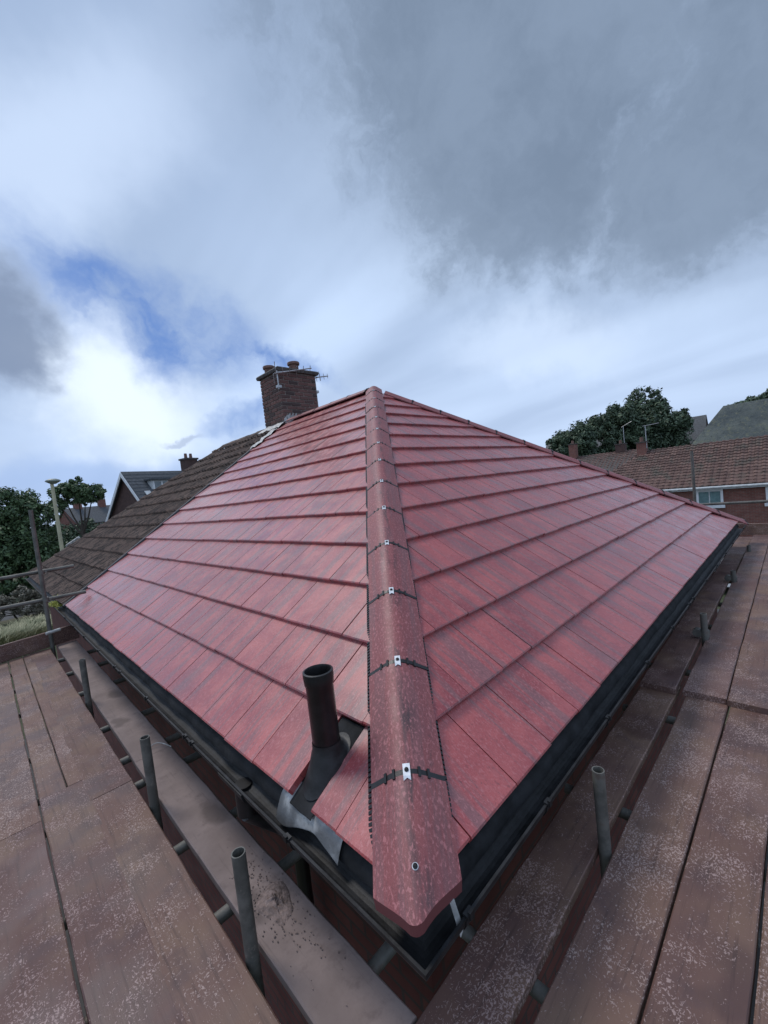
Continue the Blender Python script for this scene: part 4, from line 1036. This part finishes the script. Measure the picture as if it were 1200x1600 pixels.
tree('hedge', 'low shrubs at the foot of the big leafy tree', (4.8,62.0,GZ),
     [((3.6,62.0,-3.4),1.5),((5.4,61.6,-3.1),1.6),((7.2,63.0,-3.2),1.5),((5.0,61.0,-1.9),.9)], 6000, .18, M_leafg, 12, .12, cat='shrub')
M_scrub = leaf_material('scrub_leaf', (.085,.080,.055), (.19,.17,.13))
tree('shrub', 'grey-brown scrubby bush behind the straw coloured grass', (.4,37.0,GZ),
     [((-.6,36.6,-3.9),1.1),((1.0,37.2,-3.8),1.1),((2.2,38.6,-3.9),1.0),((-2.4,36.0,-3.9),1.2)], 7000, .12, M_scrub, 14, .08, cat='shrub')
# straw-coloured tall grass
gt = MB(); rm = random.Random(17)
for i in range(2600):
    cx, cy = rm.gauss(0,1.0), rm.gauss(0,1.1); a_ = math.atan2(cy, cx)+rm.gauss(0,.6); l_ = rm.uniform(.6,1.35); ln = rm.uniform(.1,.7)
    p0 = Vector((cx*.8, cy*.8, 0)); d_ = Vector((math.cos(a_)*ln, math.sin(a_)*ln, 1)); p1 = p0+d_*l_*.6; p2 = p1+Vector((d_.x*1.3, d_.y*1.3, .35))*l_*.5; v_ = Vector((-math.sin(a_), math.cos(a_), 0))*.018
    gt.add([p0-v_, p0+v_, p1+v_*.8, p1-v_*.8, p2], [(0,1,2,3),(3,2,4)])
me = gt.mesh('tall_grass'); me.materials.append(M_straw)
for i, (x, y) in enumerate(((-.9,28.8),(.3,29.6),(-2.2,27.6),(1.0,32.0))):
    o = obj('tall_grass', me, None, None, loc=(x,y,GZ)); o.rotation_euler = (0,0,i*1.3); o.scale = (1,1,(1.0,.8,1.1,.7)[i])
    tag(o, 'clump of straw coloured tall grass below the guard rails', 'grass', 'tall grass clumps')

# ------------------------------------------------------------------ lamp post, cars
lp = thing('street_lamp', 'cream street lamp column with flat dark head above the old tiled roof', 'street lamp', (1.55,20.74,GZ))
obj('post', MB().tube((0,0,0),(0,0,1.5), .11, 16).tube((0,0,1.5),(0,0,7.9), .085, 16, r1=.060), M_lamp, lp)
obj('lamp_head', MB().lathe([(0,8.10),(.10,8.09),(.19,8.04),(.215,7.99),(.15,7.94),(.07,7.88),(0,7.88)], (.04,-.06,0), 20, Matrix.Diagonal((1.25,.8,1))), M_lamphead, lp)
def car(loc, rz, label):
    t_ = thing('parked_car', label, 'car', loc, rz)
    prof = [(-2.1,.35),(-2.15,.75),(-1.95,.95),(-1.3,1.0),(-.75,1.42),(.85,1.46),(1.55,1.05),(2.05,.9),(2.12,.4)]
    mb = MB(); mb.sweep([[(x, s_*(.86-.16*max(0, z-1.0)/.45), z) for x, z in prof] for s_ in (-1, 1)]); obj('body', fixn(mb.mesh('body', 30)), M_carw, t_)
    for s_ in (-1, 1):
        obj('side_window', MB().add([(-1.15,s_*.872,1.04),(-.7,s_*.80,1.36),(.8,s_*.80,1.39),(1.3,s_*.872,1.06)], [(0,1,2,3)]), M_glass, t_)
        for x in (-1.3, 1.3):
            wh = obj('wheel', MB().tube((x,s_*.70,.31),(x,s_*.90,.31), .31, 18), M_tyre, t_); obj('rim', MB().tube((x,s_*.9,.31),(x,s_*.91,.31), .19, 14), M_clip, wh)
    obj('windscreen', MB().add([(-1.27,-.74,1.03),(-1.27,.74,1.03),(-.80,.70,1.40),(-.80,-.70,1.40)], [(0,1,2,3)]), M_glass, t_)
    return t_
car((8.2,101.6,GZ), R_(-35), 'white car parked far off between the big tree and the old roof')
car((13.0,108.4,GZ+1.4), R_(-40), 'white car parked uphill beside the dark hedge')
car((22.5,1.9,GZ), R_(90), 'white car parked across the street, glimpsed through the slot between boards')
